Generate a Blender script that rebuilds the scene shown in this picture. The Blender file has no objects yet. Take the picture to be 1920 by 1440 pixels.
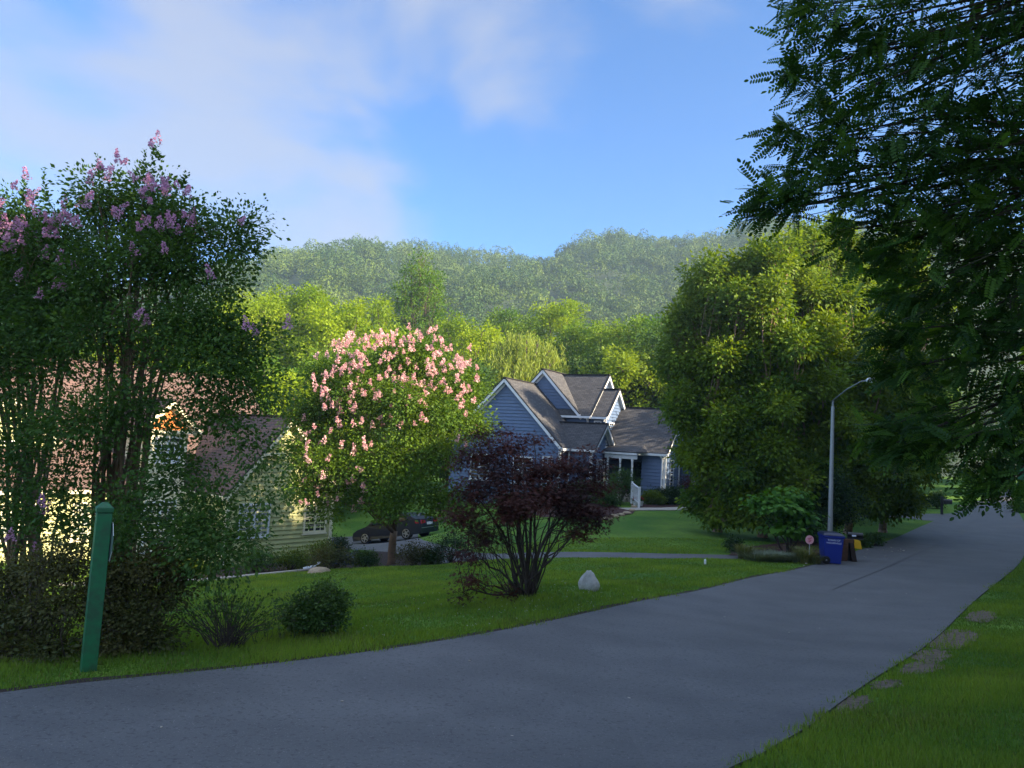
import bpy, math, random
import numpy as np
from mathutils import Vector, Matrix, geometry
rad = math.radians
S = bpy.context.scene
COL = S.collection

# ------------------------------------------------------------------ camera, sky, sun, exposure
EYE = 2.4; PITCH = rad(4.6); ROLL = rad(3.3); FPX = 1371.0
fw = np.array([0, math.cos(PITCH), math.sin(PITCH)])
_r0 = np.array([1., 0, 0]); _u0 = np.cross(_r0, fw)
rt = _r0*math.cos(ROLL)+_u0*math.sin(ROLL); up = _u0*math.cos(ROLL)-_r0*math.sin(ROLL)
cd = bpy.data.cameras.new("camera"); cam = bpy.data.objects.new("camera", cd); COL.objects.link(cam)
cd.sensor_width = 36; cd.lens = 36*FPX/1920; cd.clip_end = 3000; cd.clip_start = 0.1
cam.matrix_world = Matrix(((rt[0], up[0], -fw[0], 0), (rt[1], up[1], -fw[1], 0), (rt[2], up[2], -fw[2], EYE), (0, 0, 0, 1)))
S.camera = cam
SUN_AZ = 114.0; SUN_EL = 23.0          # azimuth clockwise from +Y
W = bpy.data.worlds.new("World"); S.world = W; W.use_nodes = True
nt = W.node_tree; bg = nt.nodes["Background"]
sky = nt.nodes.new("ShaderNodeTexSky"); sky.sky_type = 'NISHITA'; sky.sun_disc = False
sky.sun_elevation = rad(SUN_EL); sky.sun_rotation = rad(SUN_AZ); sky.altitude = 700; sky.dust_density = 0.4; sky.ozone_density = 1.6
tc = nt.nodes.new("ShaderNodeTexCoord"); mp = nt.nodes.new("ShaderNodeMapping")
mp.inputs['Scale'].default_value = (1.0, 1.0, 2.0); mp.inputs['Location'].default_value = (0.35, 0.1, 0.0)
n1 = nt.nodes.new("ShaderNodeTexNoise"); n1.inputs['Scale'].default_value = 2.6; n1.inputs['Detail'].default_value = 7; n1.inputs['Roughness'].default_value = 0.48; n1.inputs['Distortion'].default_value = 0.25
cr = nt.nodes.new("ShaderNodeValToRGB"); cr.color_ramp.elements[0].position = 0.52; cr.color_ramp.elements[1].position = 0.74; cr.color_ramp.interpolation = 'EASE'
cr.color_ramp.elements[1].color = (0.75, 0.75, 0.75, 1)
mx = nt.nodes.new("ShaderNodeMix"); mx.data_type = 'RGBA'
L = nt.links.new
L(tc.outputs['Generated'], mp.inputs['Vector']); L(mp.outputs['Vector'], n1.inputs['Vector'])
# a soft bank of morning cloud up and to the left
dp = nt.nodes.new("ShaderNodeVectorMath"); dp.operation = 'DOT_PRODUCT'; L(tc.outputs['Generated'], dp.inputs[0]); _c = Vector((-0.40, 0.80, 0.42)).normalized(); dp.inputs[1].default_value = _c
mr = nt.nodes.new("ShaderNodeMapRange"); mr.inputs['From Min'].default_value = 0.80; mr.inputs['From Max'].default_value = 1.0; mr.inputs['To Min'].default_value = -0.10; mr.inputs['To Max'].default_value = 0.15; mr.interpolation_type = 'SMOOTHSTEP'
L(dp.outputs['Value'], mr.inputs['Value'])
ad = nt.nodes.new("ShaderNodeMath"); ad.operation = 'ADD'; L(n1.outputs['Fac'], ad.inputs[0]); L(mr.outputs['Result'], ad.inputs[1]); L(ad.outputs[0], cr.inputs['Fac'])
L(cr.outputs['Color'], mx.inputs['Factor']); mx.inputs['B'].default_value = (2.75, 2.85, 3.35, 1)
hs = nt.nodes.new("ShaderNodeMix"); hs.data_type = 'RGBA'; hs.blend_type = 'MULTIPLY'; hs.inputs['Factor'].default_value = 1.0; hs.inputs['B'].default_value = (0.42, 0.86, 1.38, 1)
L(sky.outputs['Color'], hs.inputs['A']); L(hs.outputs['Result'], mx.inputs['A'])
# unseen bright cloud added overhead and behind the camera to lift the shade
def mrange(src, a, b_, lo=0.0, hi=1.0):
    q = nt.nodes.new("ShaderNodeMapRange"); q.interpolation_type = 'SMOOTHSTEP'; q.inputs['From Min'].default_value = a; q.inputs['From Max'].default_value = b_; q.inputs['To Min'].default_value = lo; q.inputs['To Max'].default_value = hi; L(src, q.inputs['Value']); return q.outputs['Result']
def mth(op, a, b_):
    q = nt.nodes.new("ShaderNodeMath"); q.operation = op; L(a, q.inputs[0]); L(b_, q.inputs[1]); return q.outputs[0]
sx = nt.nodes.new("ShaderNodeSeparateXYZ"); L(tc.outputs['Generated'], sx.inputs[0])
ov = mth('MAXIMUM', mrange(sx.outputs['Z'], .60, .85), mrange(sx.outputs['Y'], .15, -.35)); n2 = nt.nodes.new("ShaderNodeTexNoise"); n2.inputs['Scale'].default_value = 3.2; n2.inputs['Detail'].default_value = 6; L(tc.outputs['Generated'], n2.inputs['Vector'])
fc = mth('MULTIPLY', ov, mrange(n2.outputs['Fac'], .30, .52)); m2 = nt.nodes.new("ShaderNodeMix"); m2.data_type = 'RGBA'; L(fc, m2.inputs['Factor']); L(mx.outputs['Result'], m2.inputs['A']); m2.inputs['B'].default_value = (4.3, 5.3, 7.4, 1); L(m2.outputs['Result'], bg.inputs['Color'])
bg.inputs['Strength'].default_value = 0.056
sl = bpy.data.lights.new("sun", 'SUN'); sl.energy = 5.0; sl.angle = rad(0.5); sl.color = (1.0, 0.83, 0.60)
so = bpy.data.objects.new("sun", sl); COL.objects.link(so)
sdir = Vector((math.sin(rad(SUN_AZ))*math.cos(rad(SUN_EL)), math.cos(rad(SUN_AZ))*math.cos(rad(SUN_EL)), math.sin(rad(SUN_EL))))
so.rotation_euler = sdir.to_track_quat('Z', 'Y').to_euler(); so.location = (40, -20, 40)
S.view_settings.view_transform = 'Standard'; S.view_settings.look = 'None'; S.view_settings.gamma = 1
S.view_settings.exposure = 1.95; S.view_settings.use_curve_mapping = False
S.cycles.max_bounces = 6; S.cycles.transparent_max_bounces = 4; S.cycles.volume_bounces = 0

# ------------------------------------------------------------------ measuring helpers
E0 = np.array([0, 0, EYE])
def ray(px, py): return fw+rt*(px-960)/FPX+up*(720-py)/FPX
def at(px, py, Y): d = ray(px, py); return E0+d*(Y/d[1])
def onz(px, py, z): d = ray(px, py); return E0+d*((z-EYE)/d[2])
R = np.random.default_rng(7); random.seed(7)

# ------------------------------------------------------------------ ids
def tag(o, label, cat, group=None, kind=None):
    if label: o['label'] = label
    if cat: o['category'] = cat
    if group: o['group'] = group
    if kind: o['kind'] = kind
    return o
def empty(name, loc=(0, 0, 0), rz=0.0, label=None, cat=None, group=None):
    o = bpy.data.objects.new(name, None); COL.objects.link(o); o.location = loc; o.rotation_euler = (0, 0, rz); o.empty_display_size = .2
    return tag(o, label, cat, group)
def copy_tree(o, parent=None):
    c = o.copy(); COL.objects.link(c)
    if parent: c.parent = parent
    for ch in list(o.children): copy_tree(ch, c)
    return c

# ------------------------------------------------------------------ materials
def mat(name, col, rough=0.7, spec=0.4, metal=0.0, noise=None, bump=None, coat=0.0, scale=1.0):
    m = bpy.data.materials.new(name); m.use_nodes = True; t = m.node_tree; b = t.nodes['Principled BSDF']
    b.inputs['Base Color'].default_value = (*col, 1); b.inputs['Roughness'].default_value = rough
    b.inputs['Specular IOR Level'].default_value = spec; b.inputs['Metallic'].default_value = metal; b.inputs['Coat Weight'].default_value = coat
    if noise or bump:
        c = t.nodes.new("ShaderNodeTexCoord")
    if noise:   # (colour2, scale, contrast lo, hi, second fine scale)
        c2, sc, lo, hi = noise
        n = t.nodes.new("ShaderNodeTexNoise"); n.inputs['Scale'].default_value = sc; n.inputs['Detail'].default_value = 8; n.inputs['Roughness'].default_value = .65
        r = t.nodes.new("ShaderNodeMapRange"); r.inputs['From Min'].default_value = lo; r.inputs['From Max'].default_value = hi
        x = t.nodes.new("ShaderNodeMix"); x.data_type = 'RGBA'; x.inputs['A'].default_value = (*col, 1); x.inputs['B'].default_value = (*c2, 1)
        t.links.new(c.outputs['Object'], n.inputs['Vector']); t.links.new(n.outputs['Fac'], r.inputs['Value']); t.links.new(r.outputs['Result'], x.inputs['Factor']); t.links.new(x.outputs['Result'], b.inputs['Base Color'])
    if bump:
        sc, st, dist = bump
        n = t.nodes.new("ShaderNodeTexNoise"); n.inputs['Scale'].default_value = sc; n.inputs['Detail'].default_value = 4
        bp = t.nodes.new("ShaderNodeBump"); bp.inputs['Strength'].default_value = st; bp.inputs['Distance'].default_value = dist
        t.links.new(c.outputs['Object'], n.inputs['Vector']); t.links.new(n.outputs['Fac'], bp.inputs['Height']); t.links.new(bp.outputs['Normal'], b.inputs['Normal'])
    return m
def leafmat(name, c1, c2, trans=0.35, tcol=None, rough=0.55, spec=0.18):
    m = bpy.data.materials.new(name); m.use_nodes = True; t = m.node_tree; b = t.nodes['Principled BSDF']; out = t.nodes['Material Output']
    a = t.nodes.new("ShaderNodeAttribute"); a.attribute_name = 'tone'
    x = t.nodes.new("ShaderNodeMix"); x.data_type = 'RGBA'; x.inputs['A'].default_value = (*c1, 1); x.inputs['B'].default_value = (*c2, 1)
    t.links.new(a.outputs['Fac'], x.inputs['Factor']); t.links.new(x.outputs['Result'], b.inputs['Base Color'])
    b.inputs['Roughness'].default_value = rough; b.inputs['Specular IOR Level'].default_value = spec
    tr = t.nodes.new("ShaderNodeBsdfTranslucent"); ms = t.nodes.new("ShaderNodeMixShader"); ms.inputs[0].default_value = trans
    g = t.nodes.new("ShaderNodeMix"); g.data_type = 'RGBA'; g.blend_type = 'MULTIPLY'; g.inputs['Factor'].default_value = 1; g.inputs['B'].default_value = (*(tcol or (1.7, 1.5, .5)), 1)
    t.links.new(x.outputs['Result'], g.inputs['A']); t.links.new(g.outputs['Result'], tr.inputs['Color'])
    t.links.new(b.outputs[0], ms.inputs[1]); t.links.new(tr.outputs[0], ms.inputs[2]); t.links.new(ms.outputs[0], out.inputs['Surface'])
    return m
M = {}
M['white'] = mat('white_paint', (.74, .76, .78), .5, noise=((.60, .62, .63), 3, .35, .8))
M['cream'] = mat('cream_paint', (.80, .74, .52), .5, noise=((.66, .60, .40), 3, .35, .8))
M['bluesiding'] = mat('blue_siding', (.085, .135, .235), .55, noise=((.105, .16, .27), 2.2, .3, .7))
M['yellowsiding'] = mat('yellow_siding', (.50, .50, .22), .6, noise=((.42, .43, .18), 2.2, .3, .7))
M['glass'] = mat('dark_glass', (.012, .015, .018), .06, .8)
M['curtain'] = mat('pale_curtain', (.28, .30, .30), .8)
M['dark'] = mat('dark_interior', (.02, .02, .022), .8)
M['orangewood'] = mat('orange_stained_wood', (.62, .20, .03), .5, noise=((.42, .12, .02), 9, .3, .7))
M['asphalt'] = None
M['concrete'] = mat('concrete', (.42, .38, .32), .85, noise=((.30, .27, .23), 5, .35, .7), bump=(60, .3, .01))
M['stone'] = mat('pale_stone', (.46, .45, .42), .85, noise=((.24, .24, .22), 6, .42, .72), bump=(25, .6, .02))
M['tanstone'] = mat('tan_edging_stone', (.40, .31, .20), .85, noise=((.24, .18, .12), 6, .42, .72), bump=(25, .6, .02))
M['mulch'] = mat('red_brown_mulch', (.085, .030, .020), .9, noise=((.025, .012, .010), 34, .4, .62), bump=(40, .9, .05))
M['darkmulch'] = mat('dark_brown_mulch', (.045, .026, .018), .9, noise=((.018, .012, .010), 34, .4, .62), bump=(40, .9, .05))
M['dirt'] = mat('bare_dirt', (.155, .12, .085), .95, noise=((.07, .055, .04), 12, .4, .65), bump=(30, .8, .03))
M['greenpost'] = mat('green_paint', (.012, .135, .052), .5, .4, noise=((.022, .085, .040), 9, .42, .62))
M['signback'] = mat('sign_aluminium', (.08, .13, .12), .5, .5)
M['signedge'] = mat('sign_edge_white', (.62, .64, .66), .4)
M['galv'] = mat('galvanised_metal', (.33, .35, .36), .5, .5, .3, noise=((.30, .32, .33), 5, .4, .7))
M['armmetal'] = mat('dull_metal', (.20, .21, .22), .5, .5, .3)
M['binblue'] = mat('blue_plastic', (.006, .022, .22), .42, .5)
M['bindark'] = mat('dark_blue_plastic', (.012, .016, .045), .4, .5)
M['black'] = mat('black_rubber', (.012, .012, .013), .7)
M['chrome'] = mat('bright_metal', (.5, .5, .52), .3, .5, .8)
M['lettering'] = mat('white_lettering', (.62, .68, .80), .6)
M['brownwood'] = mat('brown_board', (.115, .055, .028), .75, noise=((.05, .024, .014), 12, .35, .7))
M['darkwood'] = mat('dark_board', (.024, .014, .010), .75)
M['yellowplastic'] = mat('yellow_plastic', (.62, .36, .008), .45)
M['mailblack'] = mat('black_mailbox_metal', (.018, .019, .022), .4, .5)
M['pinksign'] = mat('pink_sign', (.72, .36, .40), .5)
M['redink'] = mat('crimson_ink', (.48, .03, .10), .5)
M['carpaint'] = mat('dark_car_paint', (.012, .016, .028), .38, .4, 0, coat=.25)
M['whitepaint'] = mat('white_car_paint', (.50, .62, .68), .28, .5, coat=1.0)
M['tail'] = mat('red_tail_lamp', (.30, .01, .015), .2, .6)
M['plate'] = mat('licence_plate', (.62, .62, .62), .5)
M['bark'] = mat('brown_bark', (.085, .065, .048), .9, noise=((.035, .027, .02), 14, .35, .7), bump=(18, .7, .03))
M['crepebark'] = mat('smooth_tan_bark', (.20, .125, .075), .75, noise=((.10, .065, .042), 7, .35, .7), bump=(9, .3, .02))
M['darkbark'] = mat('dark_bark', (.040, .030, .025), .9, noise=((.07, .055, .045), 12, .35, .7))
M['birchbark'] = mat('pinkish_birch_bark', (.36, .23, .16), .8, noise=((.16, .10, .075), 8, .4, .62), bump=(18, .5, .02))
M['petalpink'] = leafmat('pink_petals', (.66, .34, .38), (.86, .60, .58), .4, (1.1, 1, 1), .7, .1)
M['petalmauve'] = leafmat('mauve_petals', (.50, .24, .42), (.74, .42, .58), .4, (1.1, 1, 1.1), .7, .1)
M['crepeleaf'] = leafmat('crepe_myrtle_leaves', (.030, .080, .020), (.085, .165, .032), .32)
M['crepeleaf2'] = leafmat('sunny_crepe_leaves', (.040, .100, .014), (.14, .23, .022), .36)
M['shrubleaf'] = leafmat('brownish_shrub_leaves', (.045, .062, .018), (.095, .088, .028), .28)
M['shrubgreen'] = leafmat('green_shrub_leaves', (.028, .072, .016), (.070, .125, .022), .25)
M['limeleaf'] = leafmat('yellow_green_shrub_leaves', (.075, .13, .012), (.14, .19, .02), .3)
M['boxleaf'] = leafmat('dark_boxwood_leaves', (.014, .038, .010), (.030, .065, .014), .15)
M['burgundy'] = leafmat('burgundy_maple_leaves', (.026, .012, .012), (.092, .030, .022), .3, (1.6, .8, .6))
M['locustleaf'] = leafmat('locust_leaflets', (.020, .058, .014), (.075, .160, .022), .34)
M['sycleaf'] = leafmat('broad_light_leaves', (.06, .16, .016), (.17, .29, .025), .42)
M['redbud'] = leafmat('redbud_leaves', (.040, .13, .018), (.085, .20, .022), .35)
M['birchleaf'] = leafmat('birch_leaves', (.050, .115, .014), (.17, .245, .016), .36)
M['treelime'] = leafmat('lime_tree_leaves', (.115, .200, .006), (.25, .340, .012), .42)
M['treegreen'] = leafmat('green_tree_leaves', (.060, .140, .010), (.16, .250, .016), .38)
M['treedark'] = leafmat('deep_green_tree_leaves', (.026, .070, .014), (.070, .130, .018), .3)
M['willow'] = leafmat('willow_leaves', (.14, .21, .03), (.28, .34, .06), .4)
M['hillleaf'] = leafmat('hillside_leaves', (.035, .080, .016), (.115, .165, .022), .12)
M['grassblade'] = leafmat('grass_blades', (.075, .165, .024), (.215, .315, .045), .42)
M['lavender'] = leafmat('grey_green_stems', (.10, .15, .09), (.20, .22, .16), .2)
M['dryblade'] = leafmat('ornamental_blades', (.06, .10, .02), (.20, .19, .07), .2)
M['flowerwhite'] = leafmat('white_clover', (.40, .42, .33), (.55, .56, .45), .2, (1, 1, 1))
M['flowerred'] = leafmat('red_petals', (.35, .02, .03), (.55, .06, .08), .2, (1, 1, 1))

def ground_material():
    m = bpy.data.materials.new('lawn_turf'); m.use_nodes = True; t = m.node_tree; b = t.nodes['Principled BSDF']
    c = t.nodes.new("ShaderNodeTexCoord")
    def noise(sc, det=6): n = t.nodes.new("ShaderNodeTexNoise"); n.inputs['Scale'].default_value = sc; n.inputs['Detail'].default_value = det; t.links.new(c.outputs['Object'], n.inputs['Vector']); return n
    a, d, f = noise(.35), noise(3.5), noise(38, 4)
    def mixc(A, B, n, lo, hi):
        r = t.nodes.new("ShaderNodeMapRange"); r.inputs['From Min'].default_value = lo; r.inputs['From Max'].default_value = hi; t.links.new(n.outputs['Fac'], r.inputs['Value'])
        x = t.nodes.new("ShaderNodeMix"); x.data_type = 'RGBA'; t.links.new(r.outputs['Result'], x.inputs['Factor'])
        for k, v in (('A', A), ('B', B)):
            if isinstance(v, tuple): x.inputs[k].default_value = (*v, 1)
            else: t.links.new(v, x.inputs[k])
        return x.outputs['Result']
    x1 = mixc((.060, .150, .018), (.150, .260, .030), a, .38, .64)
    x2 = mixc(x1, (.110, .165, .030), d, .5, .75)
    x3 = mixc(x2, (.018, .062, .008), f, .47, .70)
    t.links.new(x3, b.inputs['Base Color']); b.inputs['Roughness'].default_value = .85; b.inputs['Specular IOR Level'].default_value = .15
    bp = t.nodes.new("ShaderNodeBump"); bp.inputs['Strength'].default_value = .7; bp.inputs['Distance'].default_value = .05; t.links.new(f.outputs['Fac'], bp.inputs['Height']); t.links.new(bp.outputs['Normal'], b.inputs['Normal'])
    return m
def asphalt_material():
    m = bpy.data.materials.new('asphalt'); m.use_nodes = True; t = m.node_tree; b = t.nodes['Principled BSDF']
    c = t.nodes.new("ShaderNodeTexCoord"); mp = t.nodes.new("ShaderNodeMapping"); mp.inputs['Rotation'].default_value = (0, 0, rad(-52)); mp.inputs['Scale'].default_value = (.9, 1.4, 1)
    t.links.new(c.outputs['Object'], mp.inputs['Vector'])
    def noise(sc, det, src): n = t.nodes.new("ShaderNodeTexNoise"); n.inputs['Scale'].default_value = sc; n.inputs['Detail'].default_value = det; t.links.new(src, n.inputs['Vector']); return n
    a = noise(.8, 5, mp.outputs['Vector']); d = noise(70, 5, c.outputs['Object']); g = noise(26, 4, c.outputs['Object']); e = noise(1.1, 6, c.outputs['Object'])
    def mixc(A, B, n, lo, hi):
        r = t.nodes.new("ShaderNodeMapRange"); r.inputs['From Min'].default_value = lo; r.inputs['From Max'].default_value = hi; t.links.new(n.outputs['Fac'], r.inputs['Value'])
        x = t.nodes.new("ShaderNodeMix"); x.data_type = 'RGBA'; t.links.new(r.outputs['Result'], x.inputs['Factor'])
        for k, v in (('A', A), ('B', B)):
            if isinstance(v, tuple): x.inputs[k].default_value = (*v, 1)
            else: t.links.new(v, x.inputs[k])
        return x.outputs['Result']
    x = mixc((.076, .077, .080), (.106, .107, .110), a, .34, .70)
    x = mixc(x, (.070, .071, .075), e, .50, .80); x = mixc(x, (.050, .050, .053), g, .54, .70)
    x = mixc(x, (.24, .235, .225), d, .60, .80)
    t.links.new(x, b.inputs['Base Color']); b.inputs['Roughness'].default_value = .72; b.inputs['Specular IOR Level'].default_value = .5
    bp = t.nodes.new("ShaderNodeBump"); bp.inputs['Strength'].default_value = .35; bp.inputs['Distance'].default_value = .006; t.links.new(d.outputs['Fac'], bp.inputs['Height']); t.links.new(bp.outputs['Normal'], b.inputs['Normal'])
    return m
def shingle_material(name, c1, c2, c3):
    m = bpy.data.materials.new(name); m.use_nodes = True; t = m.node_tree; b = t.nodes['Principled BSDF']
    uv = t.nodes.new("ShaderNodeUVMap")
    br = t.nodes.new("ShaderNodeTexBrick"); br.inputs['Scale'].default_value = 1.0; br.inputs['Brick Width'].default_value = .33; br.inputs['Row Height'].default_value = .145
    br.inputs['Mortar Size'].default_value = .012; br.inputs['Color1'].default_value = (*c1, 1); br.inputs['Color2'].default_value = (*c2, 1); br.inputs['Mortar'].default_value = (*c3, 1); br.inputs['Bias'].default_value = 0
    t.links.new(uv.outputs['UV'], br.inputs['Vector']); t.links.new(br.outputs['Color'], b.inputs['Base Color'])
    bp = t.nodes.new("ShaderNodeBump"); bp.inputs['Strength'].default_value = .5; bp.inputs['Distance'].default_value = .02; bp.invert = True
    t.links.new(br.outputs['Fac'], bp.inputs['Height']); t.links.new(bp.outputs['Normal'], b.inputs['Normal']); b.inputs['Roughness'].default_value = .9; b.inputs['Specular IOR Level'].default_value = .2
    return m
M['turf'] = ground_material(); M['asphalt'] = asphalt_material()
M['greyshingle'] = shingle_material('grey_shingles', (.064, .064, .068), (.100, .098, .100), (.032, .031, .033))
M['redshingle'] = shingle_material('red_brown_shingles', (.165, .100, .085), (.120, .084, .076), (.06, .045, .042))

# ------------------------------------------------------------------ mesh builder for small hard things
class MB:
    def __init__(s): s.v = []; s.f = []; s.uv = []
    def quad(s, *p, uv=None):
        i = len(s.v); s.v += [tuple(map(float, q)) for q in p]; s.f.append(tuple(range(i, i+len(p)))); s.uv.append(uv)
    def box(s, x0, x1, y0, y1, z0, z1):
        s.hexa([(x0, y0, z0), (x1, y0, z0), (x1, y1, z0), (x0, y1, z0)], [(x0, y0, z1), (x1, y0, z1), (x1, y1, z1), (x0, y1, z1)])
    def hexa(s, a, b):
        i = len(s.v); n = len(a); s.v += [tuple(map(float, q)) for q in a]+[tuple(map(float, q)) for q in b]
        s.f.append(tuple(i+k for k in range(n-1, -1, -1))); s.uv.append(None)
        s.f.append(tuple(i+n+k for k in range(n))); s.uv.append(None)
        for k in range(n):
            j = (k+1) % n; s.f.append((i+k, i+j, i+n+j, i+n+k)); s.uv.append(None)
    def beam(s, a, b, w, h, upv=(0, 0, 1)):
        a, b = Vector(a), Vector(b); d = (b-a).normalized(); sd = d.cross(Vector(upv)).normalized(); u = sd.cross(d)
        A = [a-sd*w/2-u*h/2, a+sd*w/2-u*h/2, a+sd*w/2+u*h/2, a-sd*w/2+u*h/2]; s.hexa(A, [p+(b-a) for p in A])
    def tube(s, pts, rs, n=8, cap=True):
        pts = [Vector(p) for p in pts]; i0 = len(s.v); prev = None
        for k, p in enumerate(pts):
            d = (pts[min(k+1, len(pts)-1)]-pts[max(k-1, 0)]).normalized()
            if prev is None: prev = d.orthogonal().normalized()
            x = (prev-d*prev.dot(d)).normalized(); prev = x; y = d.cross(x)
            r = rs[k] if hasattr(rs, '__len__') else rs
            for j in range(n):
                a = 2*math.pi*j/n; s.v.append(tuple(p+(x*math.cos(a)+y*math.sin(a))*r))
        for k in range(len(pts)-1):
            for j in range(n):
                a = i0+k*n+j; b = i0+k*n+(j+1) % n; s.f.append((a, b, b+n, a+n)); s.uv.append(None)
        if cap:
            s.f.append(tuple(i0+j for j in range(n-1, -1, -1))); s.uv.append(None)
            s.f.append(tuple(i0+(len(pts)-1)*n+j for j in range(n))); s.uv.append(None)
    def build(s, name, m, parent=None, bevel=0, smooth=False, label=None):
        me = bpy.data.meshes.new(name); me.from_pydata(s.v, [], s.f); me.materials.append(m)
        if any(u is not None for u in s.uv):
            ul = me.uv_layers.new(name='UVMap'); k = 0
            for f, u in zip(s.f, s.uv):
                for j in range(len(f)):
                    ul.data[k].uv = u[j] if u is not None else (0, 0)
                    k += 1
        if smooth: me.shade_smooth()
        o = bpy.data.objects.new(name, me); COL.objects.link(o)
        if parent: o.parent = parent
        if label: o['label'] = label
        if bevel:
            md = o.modifiers.new('bevel', 'BEVEL'); md.width = bevel; md.segments = 2; md.limit_method = 'ANGLE'
        return o

# ------------------------------------------------------------------ fast meshes for leaves
def npmesh(name, V, F, m, parent=None, tone=None, smooth=False):
    me = bpy.data.meshes.new(name); nv = len(V); nf, k = F.shape
    me.vertices.add(nv); me.vertices.foreach_set('co', np.ascontiguousarray(V, dtype=np.float32).ravel())
    me.loops.add(nf*k); me.loops.foreach_set('vertex_index', np.ascontiguousarray(F, dtype=np.int32).ravel())
    me.polygons.add(nf); me.polygons.foreach_set('loop_start', np.arange(0, nf*k, k, dtype=np.int32)); me.polygons.foreach_set('loop_total', np.full(nf, k, dtype=np.int32))
    if smooth: me.polygons.foreach_set('use_smooth', np.ones(nf, dtype=bool))
    me.update(calc_edges=True)
    if tone is not None:
        a = me.attributes.new('tone', 'FLOAT', 'FACE'); a.data.foreach_set('value', np.clip(tone, 0, 1).astype(np.float32))
    me.materials.append(m); o = bpy.data.objects.new(name, me); COL.objects.link(o)
    if parent: o.parent = parent
    return o
T_RHOMB = (np.array([[0, 0, 0], [.30, .45, .05], [0, 1, 0], [-.30, .45, .05]]), np.array([[0, 1, 2, 3]]))
T_OVAL = (np.array([[0, 0, 0], [.22, .25, .02], [.22, .7, .02], [0, 1, -.03], [-.22, .7, .02], [-.22, .25, .02]]), np.array([[0, 1, 2, 3, 4, 5]]))
T_NARROW = (np.array([[0, 0, 0], [.09, .4, 0], [0, 1, 0], [-.09, .4, 0]]), np.array([[0, 1, 2, 3]]))
T_BROAD = (np.array([[0, 0, 0], [.30, .02, .04], [.55, .28, .06], [.36, .45, 0], [.50, .74, .03], [.20, .74, 0], [0, 1, -.06], [-.20, .74, 0], [-.50, .74, .03], [-.36, .45, 0], [-.55, .28, .06], [-.30, .02, .04]]), np.array([list(range(12))]))
T_HEART = (np.array([[0, 0, 0], [.30, -.05, .03], [.50, .25, .05], [.34, .65, .02], [0, 1, -.08], [-.34, .65, .02], [-.50, .25, .05], [-.30, -.05, .03]]), np.array([list(range(8))]))
def _palm():
    v = []; f = []
    for a, l in ((-1.15, .6), (-.55, .85), (0, 1.), (.55, .85), (1.15, .6)):
        c, s = math.cos(a), math.sin(a); i = len(v)
        for x, y in ((0, 0), (.1, .45), (0, 1), (-.1, .45)): v.append(((x*c+y*s)*l, (y*c-x*s)*l, -.12*y*y))
        f.append([i, i+1, i+2, i+3])
    return np.array(v), np.array(f)
T_PALM = _palm()
def _pinnate(n=8):
    v = []; f = []
    for k in range(n):
        y0 = .12+.82*k/n; l = .22*(1-.35*abs(k/(n-1)-.45))
        for sd in (-1, 1):
            d = np.array([sd*.95, .35, -.18]); d /= np.linalg.norm(d); w = np.array([-d[1]*sd, d[0]*sd, 0])*.24
            b = np.array([0, y0+.02*sd, -.16*y0*y0]); i = len(v)
            v += [b, b+d*l*.25+w*l*.8, b+d*l*.7+w*l*.9, b+d*l, b+d*l*.7-w*l*.9, b+d*l*.25-w*l*.8]; f.append([i+j for j in range(6)])
    b = np.array([0, .95, -.16]); i = len(v); l = .2; v += [b, b+np.array([.05, .06, 0]), b+np.array([.05, .14, 0]), b+np.array([0, .2, -.03]), b+np.array([-.05, .14, 0]), b+np.array([-.05, .06, 0])]; f.append([i+j for j in range(6)])
    return np.array(v), np.array(f)
T_PIN = _pinnate()
def norm(a): return a/np.maximum(np.linalg.norm(a, axis=-1, keepdims=True), 1e-9)
def stamp(T, P, D, N, sc):
    """copies of template T at points P, pointing along D, facing N, scaled by sc"""
    tv, tf = T; D = norm(D); X = norm(np.cross(D, N)); Z = np.cross(X, D)
    V = P[:, None, :]+sc[:, None, None]*(tv[None, :, 0:1]*X[:, None, :]+tv[None, :, 1:2]*D[:, None, :]+tv[None, :, 2:3]*Z[:, None, :])
    k = len(tv); F = (tf[None]+(np.arange(len(P))*k)[:, None, None]).reshape(-1, tf.shape[1])
    return V.reshape(-1, 3), F
def sample_lobes(rng, lobes, n, fill=.38, thin=.0):
    """points in the shells of ellipsoid lobes (x,y,z,rx,ry,rz)"""
    Lb = np.array(lobes, float); w = (Lb[:, 3]*Lb[:, 4]+Lb[:, 4]*Lb[:, 5]+Lb[:, 3]*Lb[:, 5]); w /= w.sum()
    i = rng.choice(len(Lb), n, p=w); d = norm(rng.normal(size=(n, 3))); r = rng.random(n)**fill
    # lumpy surface
    r = r*(1+.16*np.sin(5*d[:, 0]+i)+.12*np.sin(7*d[:, 2]+2.3*i)+.10*np.sin(9*d[:, 1]+1.3*i))
    return Lb[i, :3]+d*r[:, None]*Lb[i, 3:6], d, i
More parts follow.
